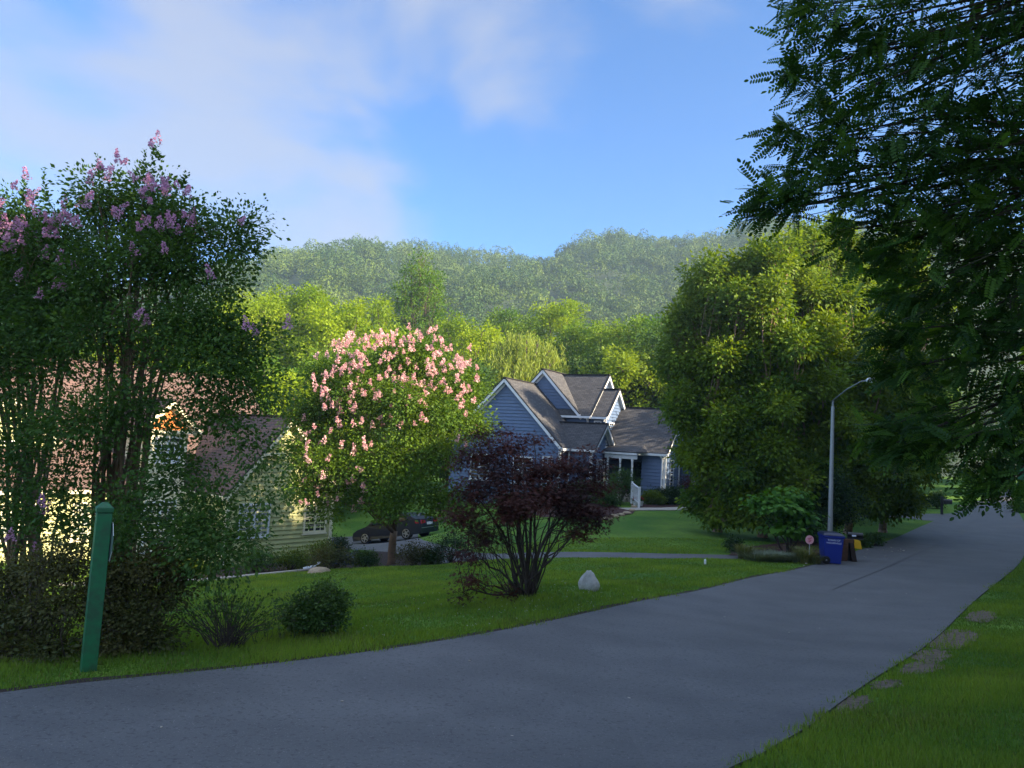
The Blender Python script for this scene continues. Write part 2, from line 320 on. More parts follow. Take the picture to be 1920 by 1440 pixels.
def leaves(name, rng, lobes, ncl, per, size, m, parent, T=T_RHOMB, cr=.35, fill=.38, droop=.25, upn=.6, flat=.7, zmin=None, clump=1.0, sizevar=.3, outn=.5, tv=.35, toff=0.0):
    C, d, li = sample_lobes(rng, lobes, ncl, fill)
    ct = rng.random(ncl)*.5+.25*np.sin(li*2.1)+.15+toff
    P = np.repeat(C, per, 0); n = len(P); dd = np.repeat(d, per, 0)
    off = np.clip(rng.normal(size=(n, 3)), -1.9, 1.9)*cr; off[:, 2] *= flat; P = P+off
    D = norm(off/cr+dd*.8+rng.normal(size=(n, 3))*.5); D[:, 2] -= droop
    N = norm(rng.normal(size=(n, 3))*(1-upn)+np.array([0, 0, 1.])*upn+dd*outn)
    sc = size*(1+sizevar*rng.normal(size=n)).clip(.4, 1.8)
    if zmin is not None:
        k = P[:, 2] > zmin; P, D, N, sc = P[k], D[k], N[k], sc[k]; ctr = np.repeat(ct, per)[k]
    else: ctr = np.repeat(ct, per)
    V, F = stamp(T, P, D, N, sc); nf = len(T[1])
    tone = np.repeat(np.clip(ctr+(rng.random(len(P))-.3)*tv, 0, 1), nf)
    return npmesh(name, V, F, m, parent, tone), C
def wobble(rng, a, b, n, amt, sag=0.0):
    a, b = np.array(a, float), np.array(b, float); t = np.linspace(0, 1, n)[:, None]; L_ = np.linalg.norm(b-a)
    w = rng.normal(size=(n, 3))*amt*L_; w[0] = 0; w[-1] = 0
    p = a+(b-a)*t+w; p[:, 2] += sag*L_*np.sin(np.pi*t[:, 0]); return p
def limbs(mb, rng, base, lobes, r0, fork=.45, n=5, amt=.03, twigs=3, top=None):
    """a trunk from base to fork height, then a limb to each lobe with twigs"""
    Lb = np.array(lobes, float); base = np.array(base, float)
    cen = Lb[:, :3].mean(0) if top is None else np.array(top, float)
    apex = base+(cen-base)*fork; tr = wobble(rng, base, apex, 5, .015); mb.tube(tr, np.linspace(r0*1.15, r0*.75, 5), 10); mb.tube([base-np.array([0, 0, .2]), base+np.array([0, 0, .25])], [r0*1.7, r0*1.1], 10)
    for l in Lb:
        e = l[:3]+rng.normal(size=3)*.2*l[3:6]; s = tr[-1] if rng.random() < .6 else tr[-2]
        p = wobble(rng, s, e, n, amt, .06); r = r0*.45
        mb.tube(p, np.linspace(r, r*.3, n), 6)
        for _ in range(twigs):
            q = p[rng.integers(n//2, n)]; e2 = l[:3]+norm(rng.normal(size=3))*l[3:6]*.8
            mb.tube(wobble(rng, q, e2, 4, .05, .04), np.linspace(r*.28, r*.06, 4), 4)

# ------------------------------------------------------------------ terrain
TP = [(*onz(px, py, z)[:2], z) for px, py, z in [
    (0, 1300, 0), (500, 1250, -.05), (865, 1198, -.12), (1200, 1133, -.4), (1346, 1100, -.65), (1515, 1063, -1.05), (1440, 1437, 0), (1617, 1291, -.08), (1754, 1199, -.4), (1902, 1069, -.9), (1000, 1110, -.40), (1250, 1075, -.75),
    (1600, 1030, -1.1), (1745, 980, -1.1), (1785, 963, -1), (1840, 935, -.5), (1890, 915, .5), (1105, 1103, -.3), (590, 1195, -.25), (1200, 1045, -1.2), (1000, 1040, -1.65), (830, 1035, -2.35),
    (1350, 1045, -1.15), (1200, 955, -.9), (1330, 952, -.9), (1440, 950, -.9), (1300, 1000, -1.15), (1900, 1400, .5), (980, 1240, -.12), (300, 1380, 0), (1300, 1200, -.25), (1600, 1120, -.7), (1895, 955, -.85), (0, 1440, 0), (1000, 1440, 0)]]
TP += [(x, y, z) for x, y, z in [(0, 0, .8), (3, 2, .9), (8, 6, .75), (14, 12, .3), (20, 20, -.4), (28, 28, -.8), (40, 42, -.6), (60, 60, 0), (-10, -10, .2), (-20, 0, -.1), (-4.3, 8.4, -.15), (-8, 8, -.45), (-14, 12, -1.5), (-6, 12, -1.0), (-3, 16, -1.15), (2, 18, -.85),
    (-12, 26, -3.0), (-9.5, 30, -3.1), (-5, 26, -2.25), (-3, 30, -2.6), (-8, 38, -3.3), (-6, 42, -3.5), (-9, 52, -3.2), (-20, 30, -3.1), (-30, 40, -3.2), (-15, 60, -3.2), (10, 46, -.85), (4, 48, -.9), (-2, 52, -1.3), (1, 42, -1.3), (14, 56, -.8), (10, 70, -1.5), (30, 70, -.8), (-40, 20, -2.6), (-60, 60, -4), (0, 100, -3), (60, 110, 1), (-60, 110, -4), (20, 30, -1.1), (13, 32, -1.15), (18, 40, -1.15), (100, 60, 1), (100, -20, 1), (-60, -40, 0), (40, -40, 1), (0, 140, -3)]]
TP = np.array(TP)
_A = np.sqrt(((TP[:, None, :2]-TP[None, :, :2])**2).sum(-1)+9.0); _n = len(TP)
_K = np.zeros((_n+1, _n+1)); _K[:_n, :_n] = _A+np.eye(_n)*-.05; _K[_n, :_n] = 1; _K[:_n, _n] = 1
_w = np.linalg.solve(_K, np.concatenate([TP[:, 2], [0]]))
def gz(x, y):
    x = np.asarray(x, float); y = np.asarray(y, float); sh = x.shape; xf, yf = x.ravel(), y.ravel()
    z = np.full(xf.shape, _w[_n])
    for i in range(_n): z += _w[i]*np.sqrt((xf-TP[i, 0])**2+(yf-TP[i, 1])**2+9.0)
    d = np.maximum(np.abs(xf)/110, np.maximum((yf-20)/110, (20-yf)/90)); k = np.clip((d-1)/.6, 0, 1); k = k*k*(3-2*k)
    z = np.clip(z, -5, 3)*(1-k)+(-3.0)*k
    return z.reshape(sh) if sh else float(z[0])
def G(x, y): return float(gz(np.array([x]), np.array([y]))[0])
def axis(segs):
    out = [segs[0][0]]
    for a, b, s in segs:
        n = max(1, int(round((b-a)/s))); out += list(np.linspace(a, b, n+1)[1:])
    return np.array(out)
gx = axis([(-1500, -200, 130), (-200, -60, 10), (-60, -20, 2), (-20, -12, 1), (-12, 16, .5), (16, 40, 1), (40, 80, 2.5), (80, 200, 10), (200, 1500, 130)])
gy = axis([(-1200, -100, 110), (-100, -20, 8), (-20, 0, 2), (0, 30, .5), (30, 60, 1), (60, 120, 3), (120, 200, 10), (200, 1600, 100)])
X, Y = np.meshgrid(gx, gy); Z = gz(X, Y)
nx, ny = len(gx), len(gy); idx = np.arange(nx*ny).reshape(ny, nx)
F = np.stack([idx[:-1, :-1], idx[:-1, 1:], idx[1:, 1:], idx[1:, :-1]], -1).reshape(-1, 4)
o = npmesh('ground', np.stack([X.ravel(), Y.ravel(), Z.ravel()], 1), F, M['turf'], smooth=True); tag(o, 'green lawn and rough grass sloping down from the road', 'ground', kind='structure')

def resample(poly, step):
    out = []
    for a, b in zip(poly, poly[1:]+poly[:1]):
        n = max(1, int(math.hypot(b[0]-a[0], b[1]-a[1])/step)); out += [(a[0]+(b[0]-a[0])*k/n, a[1]+(b[1]-a[1])*k/n) for k in range(n)]
    return out
def smooth_line(pts, it=2):
    for _ in range(it):
        q = [pts[0]]
        for a, b in zip(pts, pts[1:]): q += [(a[0]*.75+b[0]*.25, a[1]*.75+b[1]*.25), (a[0]*.25+b[0]*.75, a[1]*.25+b[1]*.75)]
        q.append(pts[-1]); pts = q
    return pts
def inpoly(x, y, poly):
    x = np.asarray(x); y = np.asarray(y); r = np.zeros(x.shape, bool); p = poly
    for (x1, y1), (x2, y2) in zip(p, p[1:]+p[:1]):
        c = ((y1 > y) != (y2 > y)) & (x < (x2-x1)*(y-y1)/((y2-y1) if y2 != y1 else 1e-9)+x1); r ^= c
    return r
def sheet(name, poly, m, dz, step=.5, thick=0.0, jitter=0.0, label=None, cat=None, kind='structure'):
    bd = resample(poly, step)
    if jitter: bd = [(x+random.gauss(0, jitter), y+random.gauss(0, jitter)) for x, y in bd]
    xs = [p[0] for p in bd]; ys = [p[1] for p in bd]
    g = [(x, y) for x in np.arange(min(xs), max(xs), step) for y in np.arange(min(ys), max(ys), step)]
    if g:
        ga = np.array(g); k = inpoly(ga[:, 0], ga[:, 1], bd); ga = ga[k]
        ba = np.array(bd); keep = [p for p in ga if ((ba-p)**2).sum(1).min() > (step*.4)**2]
    else: keep = []
    pts = [Vector(p) for p in bd]+[Vector((float(p[0]), float(p[1]))) for p in keep]; n = len(bd)
    r = geometry.delaunay_2d_cdt(pts, [(i, (i+1) % n) for i in range(n)], [], 1, 1e-5)
    v = np.array([(p.x, p.y) for p in r[0]]); z = gz(v[:, 0], v[:, 1])+dz
    V = [(a, b, c) for (a, b), c in zip(v, z)]; Fs = [tuple(f) for f in r[2]]
    if thick:
        i0 = len(V); bz = gz(np.array(xs), np.array(ys))
        for (x, y), q in zip(bd, bz): V += [(x, y, q+dz), (x, y, q+dz-thick)]
        for k in range(n): j = (k+1) % n; Fs.append((i0+2*k, i0+2*k+1, i0+2*j+1, i0+2*j))
    me = bpy.data.meshes.new(name); me.from_pydata(V, [], Fs); me.materials.append(m); me.shade_smooth() if not thick else None
    o = bpy.data.objects.new(name, me); COL.objects.link(o); tag(o, label, cat, kind=kind); return o
def strip(px, w): # path polygon along centre line
    L1, L2 = [], []
    for i, p in enumerate(px):
        a = px[max(i-1, 0)]; b = px[min(i+1, len(px)-1)]; d = (b[0]-a[0], b[1]-a[1]); l = math.hypot(*d); n = (-d[1]/l*w/2, d[0]/l*w/2)
        L1.append((p[0]+n[0], p[1]+n[1])); L2.append((p[0]-n[0], p[1]-n[1]))
    return L1+L2[::-1]
def pz(px, py, z): q = onz(px, py, z); return (float(q[0]), float(q[1]))
ROAD_L = smooth_line([(-60, -33), (-30, -12.5), (-12, .6)]+[pz(*q) for q in ((0, 1300, 0), (260, 1274, -.02), (500, 1250, -.05), (865, 1198, -.12), (1047, 1166, -.22), (1200, 1133, -.4), (1346, 1100, -.65), (1420, 1085, -.8), (1515, 1063, -1.05), (1605, 1034, -1.08), (1680, 1006, -1.1), (1742, 981, -1.1), (1785, 963, -1.0), (1840, 935, -.5), (1890, 914, .5))]+[(75, 103)])
ROAD_R = smooth_line([(-60, -40), (-30, -17.5), (-12, -5.0), (-4, .2)]+[pz(*q) for q in ((1440, 1437, 0), (1617, 1291, -.08), (1701, 1237, -.2), (1754, 1199, -.4), (1812, 1150, -.62), (1902, 1069, -.9), (1922, 1035, -1.0), (1932, 1000, -1.05), (1912, 966, -.9), (1902, 940, -.5), (1908, 918, .5))]+[(82, 100)])
ROAD = ROAD_L+ROAD_R[::-1]
sheet('road', ROAD, M['asphalt'], .025, .9, .12, label='dark grey asphalt lane curving off to the right', cat='road')
DRIVE = smooth_line([pz(1600, 1038, -1.08), pz(1540, 1038, -1.1), pz(1460, 1039, -1.12), pz(1380, 1040, -1.13), (4.8, 26.3), (.6, 28.2), (-2.6, 32.4), (-4.2, 36.5), (-5.2, 45.5), (-13.0, 43.5), (-12.0, 37.5), (-9.0, 36.0), (-5.4, 33.5), (-3.4, 29.3), (-.6, 26.6), (4.3, 24.4), pz(1300, 1049, -1.15), pz(1390, 1049, -1.13), pz(1480, 1050, -1.1), pz(1530, 1056, -1.07), pz(1590, 1060, -1.05)], 1)
sheet('driveway', DRIVE, M['asphalt'], .012, .6, label='narrow grey driveway crossing the lawn to the parked car', cat='driveway')
DRIVE2 = [pz(1480, 966, -1.0), pz(1640, 963, -1.0), pz(1790, 963, -1.0), (34.5, 55.0), (28.5, 48.0), pz(1735, 976, -1.08), pz(1690, 970, -1.05), pz(1640, 968, -1.0), pz(1480, 972, -1.0)]
sheet('side_driveway', DRIVE2, M['asphalt'], .014, 1.0, label='second driveway branching left beyond the bins', cat='driveway')
_e = [p for p in ROAD_L if 4 < p[1] < 25 and p[0] > -6]; sheet('soil_edge', [(p[0]-.10, p[1]+.10) for p in _e]+[(p[0]+.03, p[1]-.03) for p in _e[::-1]], M['darkmulch'], .017, .35, jitter=.025, label='thin line of dark soil between asphalt and grass', cat='soil')
PATCH = []
for k, (x0, y0, ln, wd) in enumerate([(*pz(px, py, z), l, w) for px, py, z, l, w in ((1790, 1192, -.3, 1.3, .34), (1745, 1225, -.2, .8, .24), (1722, 1252, -.12, .7, .20), (1600, 1318, 0, .45, .15), (1660, 1285, -.05, .4, .12), (1840, 1155, -.45, .9, .24))]):
    dx, dy = .62, .785; PATCH.append((x0, y0, ln, wd))
    sheet('dirt_patch', [(x0+dx*ln*math.cos(t)+dy*wd*math.sin(t), y0+dy*ln*math.cos(t)-dx*wd*math.sin(t)) for t in np.linspace(0, 2*math.pi, 20)[:-1]], M['dirt'], .012, .2, jitter=.05, label='worn bare dirt patch at the right edge of the road', cat='dirt')
sheet('road_seam', strip([pz(1560, 1118, -.85), pz(1640, 1075, -.95), pz(1700, 1046, -1.0), pz(1760, 1015, -1.05), pz(1820, 982, -1.05), pz(1850, 966, -1.0)], .028), mat('crack_sealant', (.05, .05, .053), .6), .034, .6, label='thin sealed seam running along the middle of the lane', cat='seam')
# mulch beds and paths
BED1 = smooth_line([(-13.0, 24.6), (-9.5, 24.0), (-7.0, 25.0), (-4.0, 25.6), (-1.8, 26.0), (-1.6, 27.4), (-3.4, 30.5), (-5.5, 33.5), (-7.6, 33.2), (-9.5, 30.5), (-13.2, 26.5)], 1)
sheet('mulch_bed', BED1, M['darkmulch'], .02, .5, jitter=.05, label='dark mulch bed round the pink flowering tree', cat='mulch bed')
BED2 = smooth_line([(2.0, 38.2), (4.6, 37.6), (6.6, 38.6), (7.2, 40.4), (6.0, 42.8), (3.0, 44.5), (0.0, 45.0)], 1)
sheet('house_mulch_bed', BED2, M['mulch'], .03, .5, jitter=.05, label='reddish mulch bed with stone edge before the blue house', cat='mulch bed')
BED3 = [(7.9, 42.0), (12.4, 46.0), (16, 49), (18, 53), (12.5, 52), (9.8, 46.2), (7.6, 43.6)]
sheet('shrub_mulch_bed', BED3, M['mulch'], .028, .6, jitter=.05, label='reddish mulch strip under the boxwoods by the blue house', cat='mulch bed')
sheet('corner_mulch_bed', [(10.6, 26.0), (12.6, 26.9), (14.6, 30.9), (17.6, 34.8), (15.0, 34.9), (12.2, 31.5), (9.0, 28.6), (8.0, 26.4)], M['mulch'], .03, .5, jitter=.06, label='mulched corner bed round the lamp post', cat='mulch bed')
sheet('front_walk', strip([(6.6, 40.8), (9.3, 42.4), (12.6, 45.6), (17.0, 49.6), (21, 53)], .95), M['concrete'], .05, .5, .1, label='pale concrete walk along the front of the blue house', cat='path')
sheet('side_walk', strip([(-13.5, 23.0), (-11.2, 23.6), (-9.2, 24.2), (-7.6, 25.2), (-6.3, 26.6)], .8), M['concrete'], .06, .5, .1, label='pale walk in front of the yellow house', cat='path')

# ------------------------------------------------------------------ hill and forest
HP = [(-400, 600), (0, 560), (250, 535), (450, 507), (520, 482), (620, 484), (700, 474), (830, 465), (930, 468), (1020, 483), (1080, 466), (1160, 446), (1230, 460), (1330, 455), (1420, 444), (1480, 436), (1560, 432), (1700, 420), (1900, 420), (2400, 470)]
DH = 520.0
ha = []; hz = []
for px, py in HP:
    q = at(px, py+7, DH); ha.append(q[0]/DH); hz.append(q[2]-9)
def hillz(x, y):
    a = x/np.maximum(y, 50); H = np.interp(a, ha, hz); t = np.clip((y-150)/(DH-150), 0, 1); s = t*t*(3-2*t)*.55+t*.45
    f = np.where(y > DH, 1-.6*np.clip((y-DH)/350, 0, 1), 1)
    n = 7*np.sin(x/37+y/90)+5*np.sin(x/19-y/55+1.3)+4*np.sin(x/71+2)*np.sin(y/43)
    return -4+(H+4)*s*f+n*np.clip(t*1.6, 0, 1)*np.clip((DH-y)/90, 0, 1)*1.0
hx = np.arange(-480, 481, 10.); hy = np.arange(150, 761, 10.)
X, Y = np.meshgrid(hx, hy); Z = hillz(X, Y); idx = np.arange(X.size).reshape(X.shape)
F = np.stack([idx[:-1, :-1], idx[:-1, 1:], idx[1:, 1:], idx[1:, :-1]], -1).reshape(-1, 4)
M['forestfloor'] = mat('forest_floor', (.020, .035, .012), .95, noise=((.03, .05, .015), .3, .4, .6))
o = npmesh('hill', np.stack([X.ravel(), Y.ravel(), Z.ravel()], 1), F, M['forestfloor'], smooth=True); tag(o, 'long wooded ridge rising behind the houses', 'hill', kind='structure')
rg = np.random.default_rng(11)
yy = rg.uniform(210, 545, 2500); aa = rg.uniform(-.62, .62, 2500); xx = aa*yy
k = rg.random(2500) < (yy/545); xx, yy = xx[k], yy[k]
zz = hillz(xx, yy); nt_ = len(xx); rr = rg.uniform(4.2, 7.8, nt_); zz = zz+rg.normal(size=nt_)*2.6
per = 480; C = np.repeat(np.stack([xx, yy, zz+rr*.75], 1), per, 0); d = norm(rg.normal(size=(nt_*per, 3))); d[:, 2] = np.abs(d[:, 2])*1.0-.25; d = norm(d); RR = np.repeat(rr, per)
ph = np.repeat(rg.uniform(0, 6, nt_), per)
rad_ = RR*(.90+.15*np.sin(5*d[:, 0]+ph)+.12*np.sin(6*d[:, 2]+2*ph)+.03*rg.normal(size=len(RR)))
P = C+d*rad_[:, None]*np.array([1, 1, 1.15])
D = norm(rg.normal(size=P.shape)); N = norm(d+rg.normal(size=P.shape)*.5)
V, F = stamp(T_RHOMB, P, D, N, rg.uniform(.7, 1.25, len(P)))
tone = np.clip(np.repeat(rg.random(nt_)**1.6, per)*.95+rg.random(len(P))*.12, 0, 1)
o = npmesh('hillside_forest', V, F, M['hillleaf'], None, tone); tag(o, 'dense hazy forest covering the ridge', 'forest', kind='stuff')

# ------------------------------------------------------------------ background trees
def tree(name, base, lobes, lm, tm, label, cat, n, per, size, r0, seed, group=None, T=T_RHOMB, cr=.45, fill=.4, fork=.45, droop=.25, twigs=3, **kw):
    rng = np.random.default_rng(seed); bx, by, bz = base
    root = empty(name, base, 0, label, cat, group)
    lb = [(l[0]-bx, l[1]-by, l[2]-bz, *l[3:]) for l in lobes]
    leaves('crown', rng, lb, n, per, size, lm, root, T, cr, fill, droop, **kw)
    mb = MB(); limbs(mb, rng, (0, 0, 0), lb, r0, fork, twigs=twigs); mb.build('trunk', tm, root, smooth=True)
    return root
def crownlobes(rng, x, y, z0, h, w, kind):
    """lobes of a free-standing crown: z0 = ground, h = height, w = half width"""
    out = []
    if kind == 'cone':
        for t in np.linspace(.3, .965, 15):
            rr = w*min(1, (1-t)/.28)**.62; m = 6 if t < .9 else 3
            for k in range(m):
                a = k*2*math.pi/m+t*19; q = rng.uniform(.30, .42); out.append((x+rr*.72*math.cos(a), y+rr*.72*math.sin(a), z0+h*t+rng.normal()*.3, rr*q+.2, rr*q+.2, h*.032))
    else:
        n = {'round': 34, 'tall': 38, 'spread': 34}[kind]
        for k in range(n):
            a = k*2.399+rng.random(); t = (k+.5)/n; el = (1-1.9*t)*.98
            rr = w*math.sqrt(max(0, 1-el*el))*rng.uniform(.66, .9); zc = z0+h*(.60+.33*el) if kind != 'tall' else z0+h*(.54+.40*el)
            s = w*rng.uniform(.19, .34); out.append((x+rr*math.cos(a), y+rr*math.sin(a), zc, s, s, s*rng.uniform(.55, .85)))
        out.append((x, y, z0+h*.6, w*.6, w*.6, h*.28))
    return out
BG = [ # px of centre, py of top, half-width m, Y, kind, material, name, label
 (480, 538, 5.5, 72, 'round', 'treelime', 'broadleaf_tree', 'bright lime tree beyond the yellow house, just left of the tallest lime crown'),
 (565, 522, 6.0, 76, 'round', 'treelime', 'broadleaf_tree', 'tallest bright lime tree above the right end of the yellow house'),
 (640, 556, 4.6, 70, 'round', 'treelime', 'broadleaf_tree', 'lime tree between the tall lime crown and the pink flowering tree'),
 (700, 540, 4.4, 80, 'tall', 'treelime', 'broadleaf_tree', 'yellow-green tree touching the left side of the tall cone-shaped tree'),
 (793, 464, 4.5, 96, 'cone', 'treegreen', 'cone_shaped_tree', 'tall cone-shaped green tree standing up against the wooded ridge'),
 (752, 600, 3.6, 70, 'round', 'treelime', 'broadleaf_tree', 'low lime tree in front of the foot of the cone-shaped tree'),
 (862, 572, 4.2, 82, 'round', 'treelime', 'broadleaf_tree', 'lime tree directly right of the cone-shaped tree'),
 (905, 592, 3.8, 74, 'round', 'treelime', 'broadleaf_tree', 'small lime tree above the left shoulder of the willow'),
 (950, 552, 3.6, 98, 'round', 'treegreen', 'broadleaf_tree', 'mid-green round tree behind the willow, left of the big bright crown'),
 (1046, 546, 5.4, 92, 'round', 'treelime', 'broadleaf_tree', 'big bright rounded tree rising right behind the willow'),
 (993, 572, 3.6, 90, 'round', 'treegreen', 'broadleaf_tree', 'green tree squeezed between two crowns above the willow'),
 (1105, 588, 4.6, 84, 'round', 'treegreen', 'broadleaf_tree', 'dull green tree above the upper gable of the blue house'),
 (1172, 580, 4.6, 78, 'spread', 'treegreen', 'broadleaf_tree', 'green tree behind the rounded pale tree at the blue house'),
 (1225, 578, 4.4, 74, 'tall', 'treegreen', 'broadleaf_tree', 'tall green tree beside the left edge of the birch grove'),
 (1185, 642, 4.4, 64, 'round', 'birchleaf', 'broadleaf_tree', 'rounded pale green tree right behind the blue house roof'),
 (1262, 600, 4.6, 66, 'round', 'treedark', 'broadleaf_tree', 'dark tree behind the garage end of the blue house'),
 (1110, 650, 4.0, 70, 'round', 'treedark', 'broadleaf_tree', 'dark tree between the willow and the rounded pale tree'),
 (870, 668, 3.6, 62, 'round', 'treedark', 'broadleaf_tree', 'dark low tree left of the willow behind the pink flowering tree'),
 (470, 655, 4.8, 54, 'round', 'treegreen', 'broadleaf_tree', 'green tree directly behind the right end of the yellow house'),
 (575, 690, 3.8, 52, 'round', 'treelime', 'broadleaf_tree', 'low lime tree between the yellow house and the pink flowering tree'),
 (390, 590, 5.0, 62, 'round', 'treelime', 'broadleaf_tree', 'lime tree seen through the right side of the mauve flowering tree'),
 (270, 610, 5.2, 62, 'round', 'treelime', 'broadleaf_tree', 'lime tree above the orange gable of the yellow house'),
 (140, 620, 5.4, 60, 'round', 'treegreen', 'broadleaf_tree', 'green tree behind the left roof of the yellow house'),
 (10, 610, 5.4, 58, 'round', 'treelime', 'broadleaf_tree', 'leftmost lime tree behind the mauve flowering trees'),
 (640, 640, 4.4, 60, 'round', 'treegreen', 'broadleaf_tree', 'green tree behind the left half of the pink flowering tree'),
 (740, 680, 4.0, 64, 'round', 'treedark', 'broadleaf_tree', 'dark tree behind the middle of the pink flowering tree'),
]
for i, (px, py, w, Yd, kind, lm, nm, lab) in enumerate(BG):
    top = at(px, py, Yd); x, y = float(top[0]), float(Yd); z0 = G(x, y); h = float(top[2])-z0
    rng = np.random.default_rng(100+i); lb = crownlobes(rng, x, y, z0, h, w, kind)
    tree(nm, (x, y, z0), lb, M[lm], M['bark'], lab, 'tree', int(150+w*w*(44 if kind != 'cone' else 60)), 18, .27 if Yd > 60 else .24, .28, 200+i, 'trees beyond the houses', cr=.30, fill=.16, fork=.4, outn=1.3, upn=.35, tv=.2, toff=.35*math.sin(i*2.7+1))
# understorey thicket closing the gaps under the crowns: shrubs one by one
TH = [(430, 700, 50), (520, 735, 52), (610, 760, 54), (690, 790, 60), (800, 780, 66), (880, 760, 64), (950, 745, 66), (1040, 720, 70), (1110, 715, 72), (1190, 740, 70), (1260, 730, 66), (1330, 740, 62), (330, 700, 56), (220, 700, 56), (100, 700, 56), (-20, 690, 56)]
THL = ['behind the gap between the yellow house and the lime crowns', 'behind the right roof of the yellow house', 'left of the pink flowering tree', 'behind the centre of the pink flowering tree', 'right behind the pink flowering tree', 'at the left foot of the willow', 'under the willow, left side', 'behind the twin gables of the blue house', 'behind the upper right gable of the blue house', 'behind the long dark roof of the blue house', 'behind the garage roof of the blue house', 'behind the leftmost birch', 'above the big gable of the yellow house', 'behind the ridge of the yellow house', 'behind the left roof of the yellow house', 'at the far left behind the yellow house']
for i, (px, py, Yd) in enumerate(TH):
    top = at(px, py, Yd); x, y = float(top[0]), float(Yd); z0 = G(x, y); h = max(3., float(top[2])-z0); rng = np.random.default_rng(300+i)
    tree('understorey_tree', (x, y, z0), crownlobes(rng, x, y, z0-h*.15, h*1.15, 3.6, 'round'), M['treedark' if i % 2 else 'treegreen'], M['bark'], 'low dark tree '+THL[i], 'tree', 620, 16, .26, .16, 400+i, 'thicket under the far trees', cr=.3, fill=.2, outn=1.2)
# willow
def willow():
    c = at(985, 612, 68); x, y = float(c[0]), 68.; z0 = G(x, y); rng = np.random.default_rng(55); root = empty('weeping_willow', (x, y, z0), 0, 'yellow-green weeping willow with hanging curtains behind the blue house roof', 'tree')
    h = float(c[2])-z0; V = []; D = []; lob = []
    for k in range(26):
        a = rng.uniform(0, 6.28); q = rng.random()**.6; lob.append((q*4.0*math.cos(a), q*3.6*math.sin(a), h*(.93-.26*q*q)+rng.normal()*.3, 1.0, 1.0, .6))
    P = []
    for l in lob:
        for s in range(34):
            a = rng.uniform(0, 6.28); r = rng.random()**.5; sx, sy = l[0]+r*1.3*math.cos(a), l[1]+r*1.3*math.sin(a); sz = l[2]+rng.normal()*.4; ln = rng.uniform(2.2, 5.2); n = int(ln/.13)
            t = np.linspace(0, 1, n); dr = np.array([sx-l[0], sy-l[1]])*.5
            P.append(np.stack([sx+dr[0]*np.sqrt(t)+rng.normal(size=n)*.05, sy+dr[1]*np.sqrt(t)+rng.normal(size=n)*.05, sz-ln*t], 1))
    P = np.concatenate(P); n = len(P); D = norm(np.array([0, 0, -1.])+rng.normal(size=(n, 3))*.35); N = norm(rng.normal(size=(n, 3))); N[:, 2] *= .3
    V, F = stamp(T_NARROW, P, D, N, rng.uniform(.30, .5, n)); V2 = V
    npmesh('crown', V, F, M['willow'], root, np.clip(rng.random(n)*.7+.15, 0, 1))
    mb = MB(); limbs(mb, rng, (0, 0, 0), lob, .42, .5, twigs=1); mb.build('trunk', M['bark'], root, smooth=True)
willow()

# ------------------------------------------------------------------ birch grove on the right
def pxlobes(L_, x0=0):
    return [(*map(float, at(px, py, Yd)), r*Yd/FPX, r*Yd/FPX*dp, r*Yd/FPX*sq) for px, py, Yd, r, dp, sq in L_]
def birch(px, Yd, L_, label, seed, n=1500, per=22):
    Yd -= 3; L_ = [(l[0], l[1], l[2]-3, *l[3:]) for l in L_]
    rg_ = np.random.default_rng(seed+50); lb = []
    for l in pxlobes(L_):
        lb.append((*l[:3], l[3]*.78, l[4]*.9, l[5]*.78))
        for k in range(6):
            d_ = norm(rg_.normal(size=(1, 3)))[0]; q_ = rg_.uniform(.30, .48); lb.append((l[0]+d_[0]*l[3]*.75, l[1]+d_[1]*l[4]*1.1, l[2]+d_[2]*l[5]*.75, l[3]*q_, l[4]*q_, l[5]*q_*.85))
    p = at(px, 1000, Yd); x = float(p[0]); z0 = G(x, Yd)
    tree('river_birch', (x, Yd, z0), lb, M['birchleaf'], M['birchbark'], label, 'tree', int(n*1.35), per+8, .165, .17, seed, 'birch grove beside the driveway', cr=.24, fill=.28, fork=.42, twigs=5, droop=.35, flat=.9, outn=.9, tv=.25)
birch(1345, 37, [(1330, 520, 37, 52, 1, 1.1), (1300, 590, 37, 50, 1, 1), (1370, 580, 36, 55, 1, 1), (1290, 670, 37, 55, 1, 1), (1350, 690, 36, 60, 1, 1), (1300, 760, 37, 55, 1, 1), (1370, 780, 35.5, 60, 1, 1), (1345, 860, 36, 55, 1, 1), (1395, 900, 35, 50, 1, .9), (1355, 925, 36, 32, 1, .8), (1345, 962, 35.5, 30, 1, .7), (1320, 940, 36, 30, 1, .7), (1400, 960, 35, 30, 1, .6), (1310, 830, 37, 45, 1, 1), (1290, 620, 37, 40, 1, 1)], 'leftmost birch of the grove, its skirt hiding the white truck', 501, 1900)
birch(1430, 36, [(1405, 510, 37, 45, 1, 1.2), (1450, 490, 37, 42, 1, 1.2), (1440, 570, 36, 55, 1, 1), (1480, 650, 35, 58, 1, 1), (1420, 670, 36, 55, 1, 1), (1440, 760, 35, 60, 1, 1), (1430, 850, 35, 60, 1, 1), (1470, 900, 34.5, 55, 1, .9), (1400, 935, 35, 35, 1, .8), (1430, 955, 35, 40, 1, .6), (1480, 945, 35, 40, 1, .6)], 'birch second from the left in the grove, behind the light green redbud', 502, 1800)
birch(1510, 38, [(1520, 470, 39, 50, 1, 1.1), (1500, 540, 38, 50, 1, 1), (1545, 560, 38, 50, 1, 1), (1530, 640, 37, 55, 1, 1), (1510, 730, 36, 58, 1, 1), (1550, 800, 36, 58, 1, 1), (1530, 880, 35.5, 55, 1, .9), (1500, 930, 35.5, 38, 1, .8), (1550, 940, 36, 40, 1, .7), (1530, 960, 36, 34, 1, .6)], 'middle birch directly behind the street lamp pole', 503, 1700)
